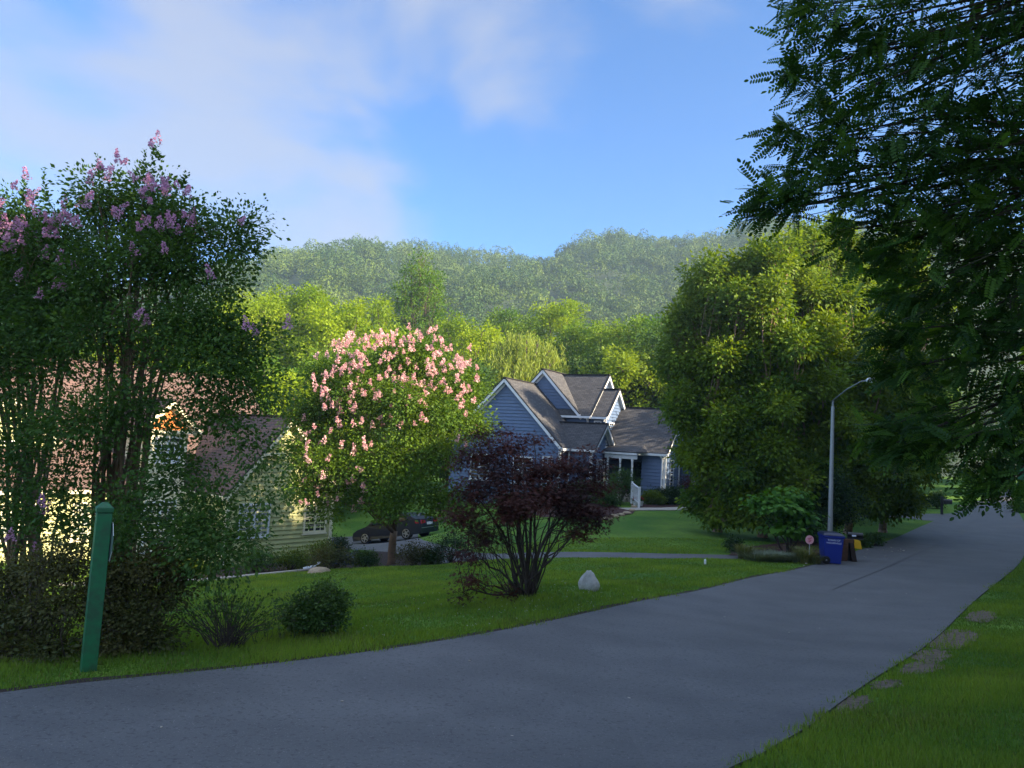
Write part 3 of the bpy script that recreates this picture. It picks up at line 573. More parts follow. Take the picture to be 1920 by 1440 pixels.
birch(1590, 40, [(1570, 450, 41, 36, 1, 1.3), (1590, 520, 40, 48, 1, 1), (1625, 560, 40, 50, 1, 1), (1600, 640, 39, 55, 1, 1), (1620, 730, 38, 58, 1, 1), (1600, 820, 37, 58, 1, 1), (1640, 880, 37, 55, 1, .9), (1590, 920, 37, 40, 1, .8), (1620, 930, 37, 36, 1, .6)], 'birch right of the street lamp pole, behind its lamp head', 504, 1700)
birch(1655, 42, [(1680, 500, 43, 50, 1, 1.2), (1720, 580, 42, 55, 1, 1), (1670, 650, 42, 55, 1, 1), (1720, 700, 41, 55, 1, 1), (1680, 780, 40, 58, 1, 1), (1740, 800, 42, 50, 1, 1), (1690, 860, 39, 55, 1, .9), (1660, 910, 39, 42, 1, .7), (1660, 945, 40, 44, 1, .6), (1700, 935, 40, 34, 1, .6)], 'rightmost birch of the grove, mostly behind the locust branches', 505, 1700)
# dense holly/evergreen inside the grove
def shrub(name, px, py_base, z, h, w, lm, label, seed, n=220, per=14, size=.07, group=None, tm='darkbark', depth=1.0, T=T_RHOMB, cr=.09, xy=None, fill=.4, cat='shrub', sparse=0):
    if xy is None: x, y = pz(px, py_base, z)
    else: x, y = xy
    z0 = G(x, y); rng = np.random.default_rng(seed); lb = []
    for k in range(9):
        a = k*2.399; t = (k+.5)/9; el = 1-1.7*t; rr = w*math.sqrt(max(0, 1-el*el))*.55
        s = w*rng.uniform(.36, .52); lb.append((x+rr*math.cos(a), y+rr*math.sin(a)*depth, z0+h*(.52+.30*el), s, s*depth, min(s, h*.32)))
    root = empty(name, (x, y, z0), 0, label, cat, group)
    l2 = [(l[0]-x, l[1]-y, l[2]-z0, *l[3:]) for l in lb]
    leaves('foliage', rng, l2, n, per, size, M[lm], root, T, cr, fill, .1, zmin=.02)
    mb = MB()
    for k in range(9):
        l = l2[k % len(l2)]; mb.tube(wobble(rng, (rng.normal()*.05, rng.normal()*.05, -.05), (l[0], l[1], l[2]+l[5]*.4), 4, .05, .05), np.linspace(.022, .006, 4)*(1+w*.3), 5)
    mb.build('stems', M[tm], root, smooth=True)
    return root
shrub('evergreen_shrub', 0, 0, 0, 3.6, 1.9, 'boxleaf', 'dark upright evergreen right behind the foot of the lamp pole', 601, 900, 18, .09, xy=(13.4, 31.6), cr=.14)
# trees further up the lane on the right
for i, (x, y, h, w, lm, lab) in enumerate([(31, 66, 13, 6, 'treedark', 'dark tree beyond the side driveway, behind the rightmost birch'), (44, 84, 15, 7, 'treedark', 'large dark tree left of the far end of the lane'), (56, 100, 15, 7, 'treegreen', 'green tree at the top of the far lawn'), (24, 58, 14, 6, 'treedark', 'dark tree at the back of the birch grove'), (66, 92, 14, 6.5, 'treedark', 'dark tree beside the far end of the lane'), (36, 48, 14, 4.8, 'treegreen', 'green tree overhanging the right side of the lane')]):
    if i == 5: x, y = 36, 38.5
    z0 = G(x, y); rng = np.random.default_rng(520+i)
    tree('roadside_tree', (x, y, z0), crownlobes(rng, x, y, z0-h*.1, h*1.1, w, 'round'), M[lm], M['bark'], lab, 'tree', 1500, 16, .26, .3, 530+i, 'trees up the lane', cr=.5)
for i, (px, py, z, h, w, lm, lab) in enumerate([(1722, 948, -.8, 1.0, .8, 'boxleaf', 'dark shrub at the corner of the far lawn, left of the mailbox'), (1757, 950, -.8, 1.3, .7, 'shrubgreen', 'green shrub against the post of the far mailbox'), (1822, 905, .3, 1.6, 2.4, 'boxleaf', 'rounded dark hedge shrub across the top of the far lawn'), (1800, 900, .5, 1.8, 2.2, 'treegreen' if 0 else 'shrubgreen', 'pale rounded shrub at the top left of the far lawn'), (1915, 955, -.6, .9, 1.0, 'shrubgreen', 'low weeds at the right edge of the lane')]):
    shrub('roadside_shrub', px, py, z, h, w, lm, lab, 620+i, 200, 14, .13, cr=.16)

# ------------------------------------------------------------------ shade trees on the camera's right
SH = [(20.6, 21.8, 14, 4.5), (74, 86, 14, 6), (50, 45, 14, 5), (47, 50, 13, 4.6), (15.5, 2.5, 11, 4.4), (21, -3, 13.5, 5), (18.5, 9.5, 11, 4.2), (27, 6, 13, 5), (18.8, 17.3, 12.2, 4.6), (35, 13, 13, 5), (30.5, 25, 17, 5), (37, 29.5, 18, 5.4), (13, -9, 12, 5), (46, 33, 16, 5.5), (30, -12, 14, 5.5), (55, 59, 14, 5), (66, 74, 14, 5.5), (24, 1, 12, 4.5)]
for i, (x, y, h, w) in enumerate(SH):
    z0 = G(x, y); rng = np.random.default_rng(700+i)
    tree('roadside_tree', (x, y, z0), crownlobes(rng, x, y, z0-h*.12, h*1.1, w, 'round'), M['treegreen'], M['bark'], 'leafy tree on the bank to the right of the camera', 'tree', 2500, 16, .30, .25, 720+i, 'shade trees on the right bank', cr=.5, fill=.5)

for i, (x, y, h, w) in enumerate([(16.5, 6, 4.5, 2.8), (18, 14.5, 4.5, 2.8), (22.5, 25.5, 5, 2.8), (28.5, 31, 5, 3), (33.5, 36.5, 5, 3), (41, 47, 5, 3.2), (14, -1, 4.5, 3), (21, 8, 5, 3), (48, 54, 6, 3.5), (37.5, 43, 5.5, 3), (42.5, 49.5, 5.5, 3), (47.5, 58, 6, 3.2), (26, 26.5, 5.5, 3), (24, 21, 5, 3), (56, 66, 6, 3.5), (24, 16, 5, 3), (29, 24, 5, 3)]):  # unseen shrubs added to block low sun reaching the road under the trees
    shrub('added_shade_shrub', 0, 0, 0, h, w, 'treegreen', 'large leafy shrub added out of view on the right bank to block low sun', 760+i, 520, 14, .22, 'added shade shrubs on the right bank', xy=(x, y), cr=.3)
x, y = 20.5, 45.0; z0 = G(x, y)
tree('river_birch', (x, y, z0), crownlobes(np.random.default_rng(506), x, y, z0-1.5, 13, 3.6, 'tall'), M['birchleaf'], M['birchbark'], 'shorter birch at the back of the grove nearest the blue house garage', 'tree', 1300, 18, .2, .17, 507, 'birch grove beside the driveway', cr=.3, fill=.3)

# ------------------------------------------------------------------ blossoms
def panicles(name, rng, C, D, ln, m, parent, per=70, petal=.018):
    """flower spikes: cones of small crinkled petals standing at C along D"""
    P = []; Dr = []
    for c, d in zip(C, D):
        d = np.array(d)/np.linalg.norm(d); a = norm(np.cross(d, rng.normal(size=3))[None])[0]; b = np.cross(d, a); L_ = ln*rng.uniform(.7, 1.35)
        t = rng.random(per)**1.25; rr = L_*.30*(1-t*.85)*(.55+.45*rng.random(per)); an = rng.uniform(0, 6.28, per)
        rr *= 1+.35*np.sin(an*3+t*16)
        o_ = a[None]*np.cos(an)[:, None]+b[None]*np.sin(an)[:, None]; P.append(c+d*(t*L_)[:, None]+o_*rr[:, None]); Dr.append(o_+d*.5)
    P = np.concatenate(P); Dr = np.concatenate(Dr); n = len(P)
    V, F = stamp(T_HEART, P, norm(Dr+rng.normal(size=(n, 3))*.6), rng.normal(size=(n, 3)), petal*rng.uniform(.7, 1.4, n))
    return npmesh(name, V, F, m, parent, rng.random(n))

def crepe(root_xy, stems, lobes, lm, label, seed, ncl, per, size, blooms, bm, ln=.17, trunk=None, petal=.018, shoots=(), cr=.18, fill=.5, bper=70, upright=.5, r0=.03):
    x, y = root_xy; z0 = G(x, y); rng = np.random.default_rng(seed); root = empty('flowering_tree', (x, y, z0), 0, label, 'tree')
    o = np.array([x, y, z0]); lb = []
    for l in lobes:
        q0 = (l[0]-x, l[1]-y, l[2]-z0); lb.append((*q0, l[3]*.62, l[4]*.62, l[5]*.62))
        for k in range(5 if l[3] > .15*size/.06 else 0):
            d_ = norm(rng.normal(size=(1, 3)))[0]; f_ = rng.uniform(.26, .44); lb.append((q0[0]+d_[0]*l[3]*.8, q0[1]+d_[1]*l[4]*.9, q0[2]+d_[2]*l[5]*.8, l[3]*f_, l[4]*f_, l[5]*f_*.8))
    _, C = leaves('crown', rng, lb, ncl, per, size, M[lm], root, T_RHOMB, cr, fill, .15, flat=.8)
    if shoots:
        for (a, b) in shoots:
            a = a-o; b = b-o; k = 40; t = np.linspace(0, 1, k)[:, None]; p = a+(b-a)*t+rng.normal(size=(k, 3))*.012
            an = np.arange(k)*2.4; sd = np.stack([np.cos(an), np.sin(an), np.full(k, .7)], 1); V, F = stamp(T_RHOMB, p, sd, rng.normal(size=p.shape)*.3+np.array([0, 0, 1]), size*1.5*(1.15-.6*t[:, 0]))
            npmesh('tall_shoot', V, F, M[lm], root, rng.random(k))
    mb = MB(); L_ = np.array(lb)
    if trunk:
        mb.tube(wobble(rng, (0, 0, -.2), trunk, 5, .02), np.linspace(trunk[2]*.13, trunk[2]*.11, 5), 9)
    st = []
    for k in range(stems):
        l = L_[k % len(L_)]; a = np.array([rng.normal()*.12, rng.normal()*.12, -.1]) if not trunk else np.array(trunk)*[1, 1, .96]+np.array([rng.normal()*.05, rng.normal()*.05, 0])
        e = l[:3]+rng.normal(size=3)*.35*l[3:6]; mid = a+(e-a)*(np.array([.50, .50, .55]) if not trunk else np.array([.32, .32, .55]))
        p = np.concatenate([wobble(rng, a, mid, 4, .025)[:-1], wobble(rng, mid, e, 5, .025, .03)]); r = r0*rng.uniform(.6, 1.25); mb.tube(p, np.linspace(r, r*.22, len(p)), 6); st.append(p)
        for _ in range(5):
            q = p[rng.integers(3, len(p))]; c = C[rng.integers(len(C))]
            for _t in range(6):
                c2 = C[rng.integers(len(C))]
                if np.linalg.norm(c2-q) < np.linalg.norm(c-q): c = c2
            mb.tube(wobble(rng, q, c, 4, .05, .03), np.linspace(r*.35, r*.08, 4), 4)
    mb.build('trunk', M['crepebark'], root, smooth=True)
    Cb = np.array([b-o for b in blooms]); Db = norm(rng.normal(size=(len(Cb), 3))*.35+np.array([0, 0, 1.])*upright*2)
    panicles('blossoms', rng, Cb, Db, ln, M[bm], root, per=bper, petal=petal)
    return root
def pb(L_, Yc, seed, spread, dup=1):
    """blossom spots listed by where they show, each at its own depth on the near side of the crown"""
    rng = np.random.default_rng(seed); out = []
    for px, py, n in L_:
        for k in range(n*dup): out.append(at(px+rng.normal()*11*(n > 1), py+rng.normal()*9*(n > 1), Yc+rng.uniform(-spread, spread*.3)))
    return out
rl = np.random.default_rng(809)
# mauve flowering tree at far left
pA = onz(48, 1180, -.75)
lA = pxlobes([(40, 440, 10.2, 70, 1, .9), (110, 470, 10, 65, 1, .9), (-30, 460, 10.4, 75, 1, 1), (150, 560, 10, 62, 1, 1), (60, 560, 10, 75, 1, 1), (-20, 600, 10, 75, 1, 1), (120, 640, 9.9, 60, 1, .8), (30, 670, 9.8, 55, 1, .7), (-50, 720, 10, 60, 1, 1), (20, 850, 9.6, 42, 1, 1), (115, 905, 9.6, 30, 1, .8), (-70, 520, 10.4, 80, 1, 1)]+[(rl.uniform(-20, 200), rl.uniform(680, 1010), rl.uniform(9.3, 10.2), rl.uniform(16, 30), 1, rl.uniform(.35, .6)) for _ in range(26)])
blA = pb([(0, 385, 2), (12, 465, 3), (28, 445, 2), (45, 435, 2), (60, 380, 2), (92, 425, 5), (120, 415, 5), (105, 430, 4), (22, 435, 3), (55, 445, 3), (85, 440, 2), (145, 425, 2), (150, 390, 1), (68, 475, 2), (75, 468, 1), (103, 508, 3), (88, 545, 2), (116, 548, 2), (75, 562, 2), (142, 500, 1), (26, 355, 1), (50, 335, 1), (0, 430, 4), (5, 450, 3), (40, 460, 3), (55, 375, 2), (30, 530, 1), (118, 383, 1), (135, 597, 1)], 9.9, 31, .9)
crepe((float(pA[0]), float(pA[1])), 22, lA, 'crepeleaf', 'leftmost mauve flowering tree, many thin bare stems, cut by the left edge of the photo', 801, 2300, 28, .054, blA, 'petalmauve', ln=.16, petal=.021,
      shoots=[(at(85, 385, 9.8), at(82, 318, 9.8)), (at(45, 380, 9.9), at(48, 330, 9.9))])
# small leafy sprays low on both trees
rl = np.random.default_rng(808)
def sprays(x0, x1, n): return [(rl.uniform(x0, x1), rl.uniform(660, 1000), rl.uniform(8.7, 9.7), rl.uniform(14, 30), 1, rl.uniform(.35, .6)) for _ in range(n)]
# second mauve tree, with the wide spreading branches
pB = onz(195, 1175, -.55)
lB = pxlobes([(210, 400, 9.6, 55, 1, 1.1), (260, 370, 9.6, 45, 1, 1.2), (300, 420, 9.6, 55, 1, 1), (345, 410, 9.5, 38, 1, 1), (250, 480, 9.4, 70, 1, .9), (340, 500, 9.4, 60, 1, .9), (430, 455, 9.6, 46, 1, .8), (465, 425, 9.6, 24, 1, .8), (410, 530, 9.4, 40, 1, .9), (190, 520, 9.5, 55, 1, 1), (300, 600, 9.2, 60, 1, .8), (400, 620, 9.2, 60, 1, .8), (475, 645, 9.3, 38, 1, .5), (450, 715, 9.1, 42, 1, .4), (360, 690, 9, 30, 1, .4), (425, 790, 9, 34, 1, .3), (480, 850, 9, 30, 1, .3), (180, 790, 9, 44, 1, .3), (110, 800, 9.2, 42, 1, .35), (385, 945, 8.7, 34, 1, .35), (440, 1010, 8.5, 42, 1, .5), (360, 1010, 8.5, 40, 1, .4), (505, 925, 8.8, 24, 1, .35), (390, 1050, 8.5, 44, 1, .35), (470, 960, 8.8, 20, 1, .3), (500, 730, 9.3, 26, 1, .4), (440, 660, 9.3, 38, 1, .5), (460, 815, 9.1, 22, 1, .4), (345, 640, 9.2, 40, 1, .5), (220, 1010, 8.7, 40, 1, .8), (165, 620, 9.4, 50, 1, .8), (545, 625, 9.5, 16, 1, .8)])
lB += pxlobes(sprays(180, 440, 38))
blB = pb([(212, 298, 2), (180, 335, 2), (185, 320, 2), (170, 345, 1), (230, 310, 1), (165, 372, 1), (275, 345, 4), (285, 365, 4), (265, 350, 2), (318, 355, 3), (345, 370, 3), (325, 425, 3), (340, 430, 2), (358, 412, 3), (268, 435, 3), (305, 425, 2), (235, 485, 2), (310, 475, 1), (397, 522, 1), (258, 610, 2), (258, 625, 1), (463, 618, 1), (540, 617, 1), (450, 420, 1), (480, 628, 1), (295, 270, 1), (282, 275, 1), (210, 400, 2), (225, 410, 1), (162, 390, 1), (30, 1015, 2), (75, 960, 2)], 9.2, 32, .7)
crepe((float(pB[0]), float(pB[1])), 30, lB, 'crepeleaf', 'mauve flowering tree behind the green post, with wide spreading branches over the yellow house', 802, 2350, 25, .052, blB, 'petalmauve', ln=.14, petal=.019,
      shoots=[(at(272, 350, 9.5), at(297, 266, 9.5)), (at(268, 340, 9.6), at(271, 282, 9.6)), (at(190, 340, 9.6), at(183, 290, 9.6)), (at(340, 350, 9.5), at(352, 325, 9.5)), (at(455, 430, 9.6), at(484, 395, 9.6)), (at(300, 300, 9.6), at(281, 272, 9.6))], r0=.036)
# pink flowering tree by the parked car
pC = onz(733, 1040, -2.35)
lC = pxlobes([(575, 775, 28, 36, 1, .8), (568, 835, 27.5, 34, 1, .8), (580, 905, 27, 32, 1, .7), (605, 700, 28, 30, 1, .8), (895, 800, 28, 26, 1, .8), (670, 690, 28, 50, 1, .9), (740, 670, 28, 55, 1, .9), (800, 680, 28, 50, 1, .9), (860, 710, 28, 45, 1, .9), (620, 730, 28, 48, 1, .9), (600, 790, 28, 50, 1, .9), (700, 760, 27, 70, 1, .9), (790, 770, 27, 70, 1, .9), (865, 780, 28, 50, 1, .9), (640, 850, 27, 60, 1, .8), (580, 860, 27.5, 42, 1, .9), (730, 860, 26.5, 70, 1, .8), (820, 850, 27, 60, 1, .9), (590, 920, 27, 40, 1, .7), (650, 920, 26.5, 45, 1, .6), (880, 740, 28, 35, 1, .8), (725, 950, 26, 42, 1, .6), (830, 930, 27, 50, 1, .5), (610, 960, 26.5, 28, 1, .5), (850, 960, 27, 28, 1, .5), (760, 905, 26, 50, 1, .6)])
rb = np.random.default_rng(33); blC = pb([(650, 645, 5), (680, 650, 4), (700, 640, 5), (725, 628, 6), (750, 640, 5), (785, 632, 4), (806, 625, 3), (775, 650, 4), (820, 645, 4), (845, 665, 5), (870, 680, 3), (885, 690, 2), (640, 665, 4), (620, 690, 4), (660, 680, 4), (690, 660, 3), (740, 650, 4), (810, 665, 4), (715, 680, 3), (680, 690, 4), (660, 700, 2), (635, 705, 3), (600, 730, 3), (590, 745, 3), (680, 720, 2), (715, 690, 2), (720, 710, 2), (775, 710, 1), (630, 740, 2), (650, 730, 3), (690, 735, 2), (640, 775, 1), (625, 800, 3), (670, 790, 2), (705, 795, 2), (718, 800, 1), (580, 830, 3), (600, 835, 1), (665, 843, 2), (690, 845, 2), (870, 745, 4), (855, 755, 2), (800, 765, 1), (650, 920, 1), (630, 940, 1), (675, 945, 3), (703, 962, 1), (595, 930, 1), (572, 945, 2), (745, 710, 2), (835, 690, 3), (860, 700, 2), (892, 700, 2), (608, 760, 2), (640, 650, 2), (765, 628, 3), (660, 760, 2), (745, 790, 1), (810, 725, 2)]+[(rb.uniform(600, 885), rb.uniform(640, 760), 1) for _ in range(70)]+[(rb.uniform(565, 700), rb.uniform(720, 960), 1) for _ in range(46)]+[(rb.uniform(700, 900), rb.uniform(690, 860), 1) for _ in range(34)], 26.8, 33, 1.3)
crepe((float(pC[0]), float(pC[1])), 26, lC, 'crepeleaf2', 'pink flowering tree with a stout tan trunk in front of the parked car', 803, 3500, 24, .10, blC, 'petalpink', ln=.23, trunk=(0.05, 0, 1.35), petal=.045, cr=.30, bper=44, r0=.07, fill=.5)
# dark red maple
pD = onz(985, 1118, -.33)
lD = pxlobes([(900, 850, 13.4, 42, 1, .6), (960, 840, 13.4, 40, 1, .6), (940, 890, 13, 60, 1, .6), (1010, 880, 13.4, 50, 1, .5), (1060, 870, 13.6, 45, 1, .5), (1110, 880, 13.7, 36, 1, .6), (890, 920, 13, 42, 1, .6), (980, 930, 12.8, 70, 1, .5), (1060, 920, 13.3, 60, 1, .5), (1125, 910, 13.6, 28, 1, .7), (870, 970, 13, 36, 1, .6), (905, 1000, 12.8, 40, 1, .5), (880, 1040, 12.7, 26, 1, .45), (950, 965, 12.8, 42, 1, .4), (1080, 960, 13.3, 48, 1, .4), (1120, 965, 13.5, 26, 1, .6), (880, 1085, 12.4, 24, 1, .5), (868, 1118, 12.3, 16, 1, .4), (915, 1105, 12.5, 10, 1, .5), (1080, 1000, 13.2, 30, 1, .4), (1105, 985, 13.5, 28, 1, .6), (950, 1110, 12.6, 10, 1, .5), (865, 865, 13.4, 24, 1, .6), (940, 810, 13.5, 18, 1, .6), (1000, 820, 13.5, 20, 1, .6), (1100, 845, 13.7, 14, 1, .7), (900, 815, 13.5, 14, 1, .6)])
x, y = float(pD[0]), float(pD[1]); z0 = G(x, y); rng = np.random.default_rng(810); root = empty('japanese_maple', (x, y, z0), 0, 'dark burgundy maple fanning up from many dark stems on the front lawn', 'tree')
lb = [(l[0]-x, l[1]-y, l[2]-z0, *l[3:]) for l in lD]
_, C = leaves('crown', rng, lb, 1250, 16, .058, M['burgundy'], root, T_PALM, .12, .55, .25, flat=.5, upn=.75)
mb = MB()
for k in range(34):
    l = lb[k % len(lb)]; a = np.array([rng.normal()*.09, rng.normal()*.07, -.08]); e = np.array(l[:3])+rng.normal(size=3)*.3*np.array(l[3:6]); e[2] = max(e[2], .25); mid = a+(e-a)*np.array([.36, .36, .5])
    p = np.concatenate([wobble(rng, a, mid, 4, .03)[:-1], wobble(rng, mid, e, 5, .03, .02)]); r = .026*rng.uniform(.55, 1.3); mb.tube(p, np.linspace(r, r*.2, len(p)), 6)
    for _ in range(7):
        q = p[rng.integers(3, len(p))]; cs = C[rng.integers(len(C), size=14)]; c = cs[np.argmin(np.linalg.norm(cs-q, axis=1))]; mb.tube(wobble(rng, q, c, 4, .05), np.linspace(r*.35, r*.08, 4), 4)
mb.build('trunk', M['darkbark'], root, smooth=True)

# ------------------------------------------------------------------ shrubs in front
def lowshrub(name, xy, lobes, lm, label, seed, ncl, per, size, stems=40, T=T_RHOMB, cr=.09, spread=.35, cat='shrub', r=.009, fill=.5):
    x, y = xy; z0 = G(x, y); rng = np.random.default_rng(seed); root = empty(name, (x, y, z0), 0, label, cat)
    lb = [(l[0]-x, l[1]-y, l[2]-z0, *l[3:]) for l in lobes]
    _, C = leaves('foliage', rng, lb, ncl, per, size, M[lm], root, T, cr, fill, .15, flat=.6, zmin=.03)
    mb = MB()
    for k in range(stems):
        l = lb[k % len(lb)]; a = np.array([rng.normal()*spread*.4, rng.normal()*spread*.3, -.05]); e = np.array(l[:3])+rng.normal(size=3)*.6*np.array(l[3:6]); e[2] = max(.12, e[2])
        mb.tube(wobble(rng, a, e, 5, .04, .06), np.linspace(r, r*.25, 5), 4)
    mb.build('stems', M['darkbark'], root, smooth=True); return root
s1 = onz(70, 1235, -.12); lowshrub('arching_shrub', s1[:2], pxlobes([(20, 1090, 8.4, 60, 1, .6), (90, 1060, 8.2, 60, 1, .6), (40, 1160, 8, 65, 1, .5), (120, 1130, 8, 60, 1, .6), (0, 1210, 7.8, 60, 1, .4), (90, 1210, 7.8, 60, 1, .4), (-50, 1150, 8.2, 70, 1, .7), (140, 1050, 8.4, 40, 1, .8)]), 'shrubleaf', 'brown-green arching shrub at the left edge, left of the green post', 820, 900, 18, .040, 60)
s2 = onz(250, 1222, -.12); lowshrub('arching_shrub', s2[:2], pxlobes([(230, 1080, 8.6, 55, 1, .6), (290, 1060, 8.6, 50, 1, .6), (250, 1150, 8.3, 60, 1, .5), (310, 1110, 8.6, 45, 1, .5), (220, 1205, 8.1, 50, 1, .4), (290, 1190, 8.3, 45, 1, .4), (200, 1120, 8.5, 40, 1, .8), (335, 1080, 8.7, 25, 1, .6)]), 'shrubleaf', 'brown-green arching shrub immediately right of the green post', 821, 850, 18, .040, 60)
# bare-stemmed fan shrub
s3 = onz(425, 1212, -.12); x, y = float(s3[0]), float(s3[1]); z0 = G(x, y); rng = np.random.default_rng(822)
root = empty('fan_shrub', (x, y, z0), 0, 'sparse shrub fanning out thin stems with small leaves at the tips', 'shrub'); mb = MB(); P = []; Dd = []
for k in range(95):
    an = rng.uniform(-1.12, 1.02); ln = rng.uniform(.5, .92); dep = rng.normal()*.30; e = np.array([math.sin(an)*ln, dep*ln, math.cos(an)*ln*(.85)]); a = np.array([rng.normal()*.07, rng.normal()*.07, -.03]); p = wobble(rng, a, e, 6, .025, .07); mb.tube(p, np.linspace(.006, .0015, 6), 4)
    for q in np.linspace(.55, 1.0, 9):
        i = min(4, int(q*5)); P.append(p[i]+(p[i+1]-p[i])*(q*5-i)+rng.normal(size=3)*.015); Dd.append(norm((e+rng.normal(size=3)*.8)[None])[0])
mb.build('stems', M['darkbark'], root, smooth=True); P = np.array(P); V, F = stamp(T_RHOMB, P, np.array(Dd), rng.normal(size=P.shape)+[0, 0, .7], rng.uniform(.03, .055, len(P))); npmesh('foliage', V, F, M['shrubgreen'], root, rng.random(len(P)))
s4 = onz(590, 1192, -.2); lowshrub('round_bush', s4[:2], pxlobes([(560, 1140, 9.7, 32, 1, .9), (610, 1130, 9.7, 38, 1, .9), (590, 1155, 9.5, 40, 1, .7), (630, 1125, 9.8, 25, 1, .9), (555, 1160, 9.6, 25, 1, .8), (625, 1155, 9.7, 26, 1, .8), (600, 1108, 9.8, 20, 1, .7)]), 'shrubgreen', 'small rounded bush alone at the grassy verge beside the road', 823, 560, 16, .038, 34, cr=.05)
for i, (px, py) in enumerate([(500, 1205), (482, 1212), (530, 1200), (455, 1216), (552, 1196)]):
    b = onz(px, py, -.15); x, y = float(b[0]), float(b[1]); z0 = G(x, y); rng = np.random.default_rng(830+i); root = empty('tall_weed', (x, y, z0), 0, 'thin leafy weed stalk standing between the fan shrub and the round bush', 'plant', 'weeds beside the fan shrub')
    mb = MB(); P = []
    for k in range(3):
        e = np.array([rng.normal()*.1, rng.normal()*.06, rng.uniform(.22, .45)]); p = wobble(rng, (0, 0, -.02), e, 4, .05); mb.tube(p, np.linspace(.004, .001, 4), 4); P += [p[0]+(p[-1]-p[0])*t for t in np.linspace(.25, 1, 8)]
    mb.build('stem', M['darkbark'], root); P = np.array(P); V, F = stamp(T_RHOMB, P, rng.normal(size=P.shape)+[0, 0, .4], rng.normal(size=P.shape)+[0, 0, 1], np.full(len(P), .04)); npmesh('foliage', V, F, M['shrubgreen'], root, rng.random(len(P)))

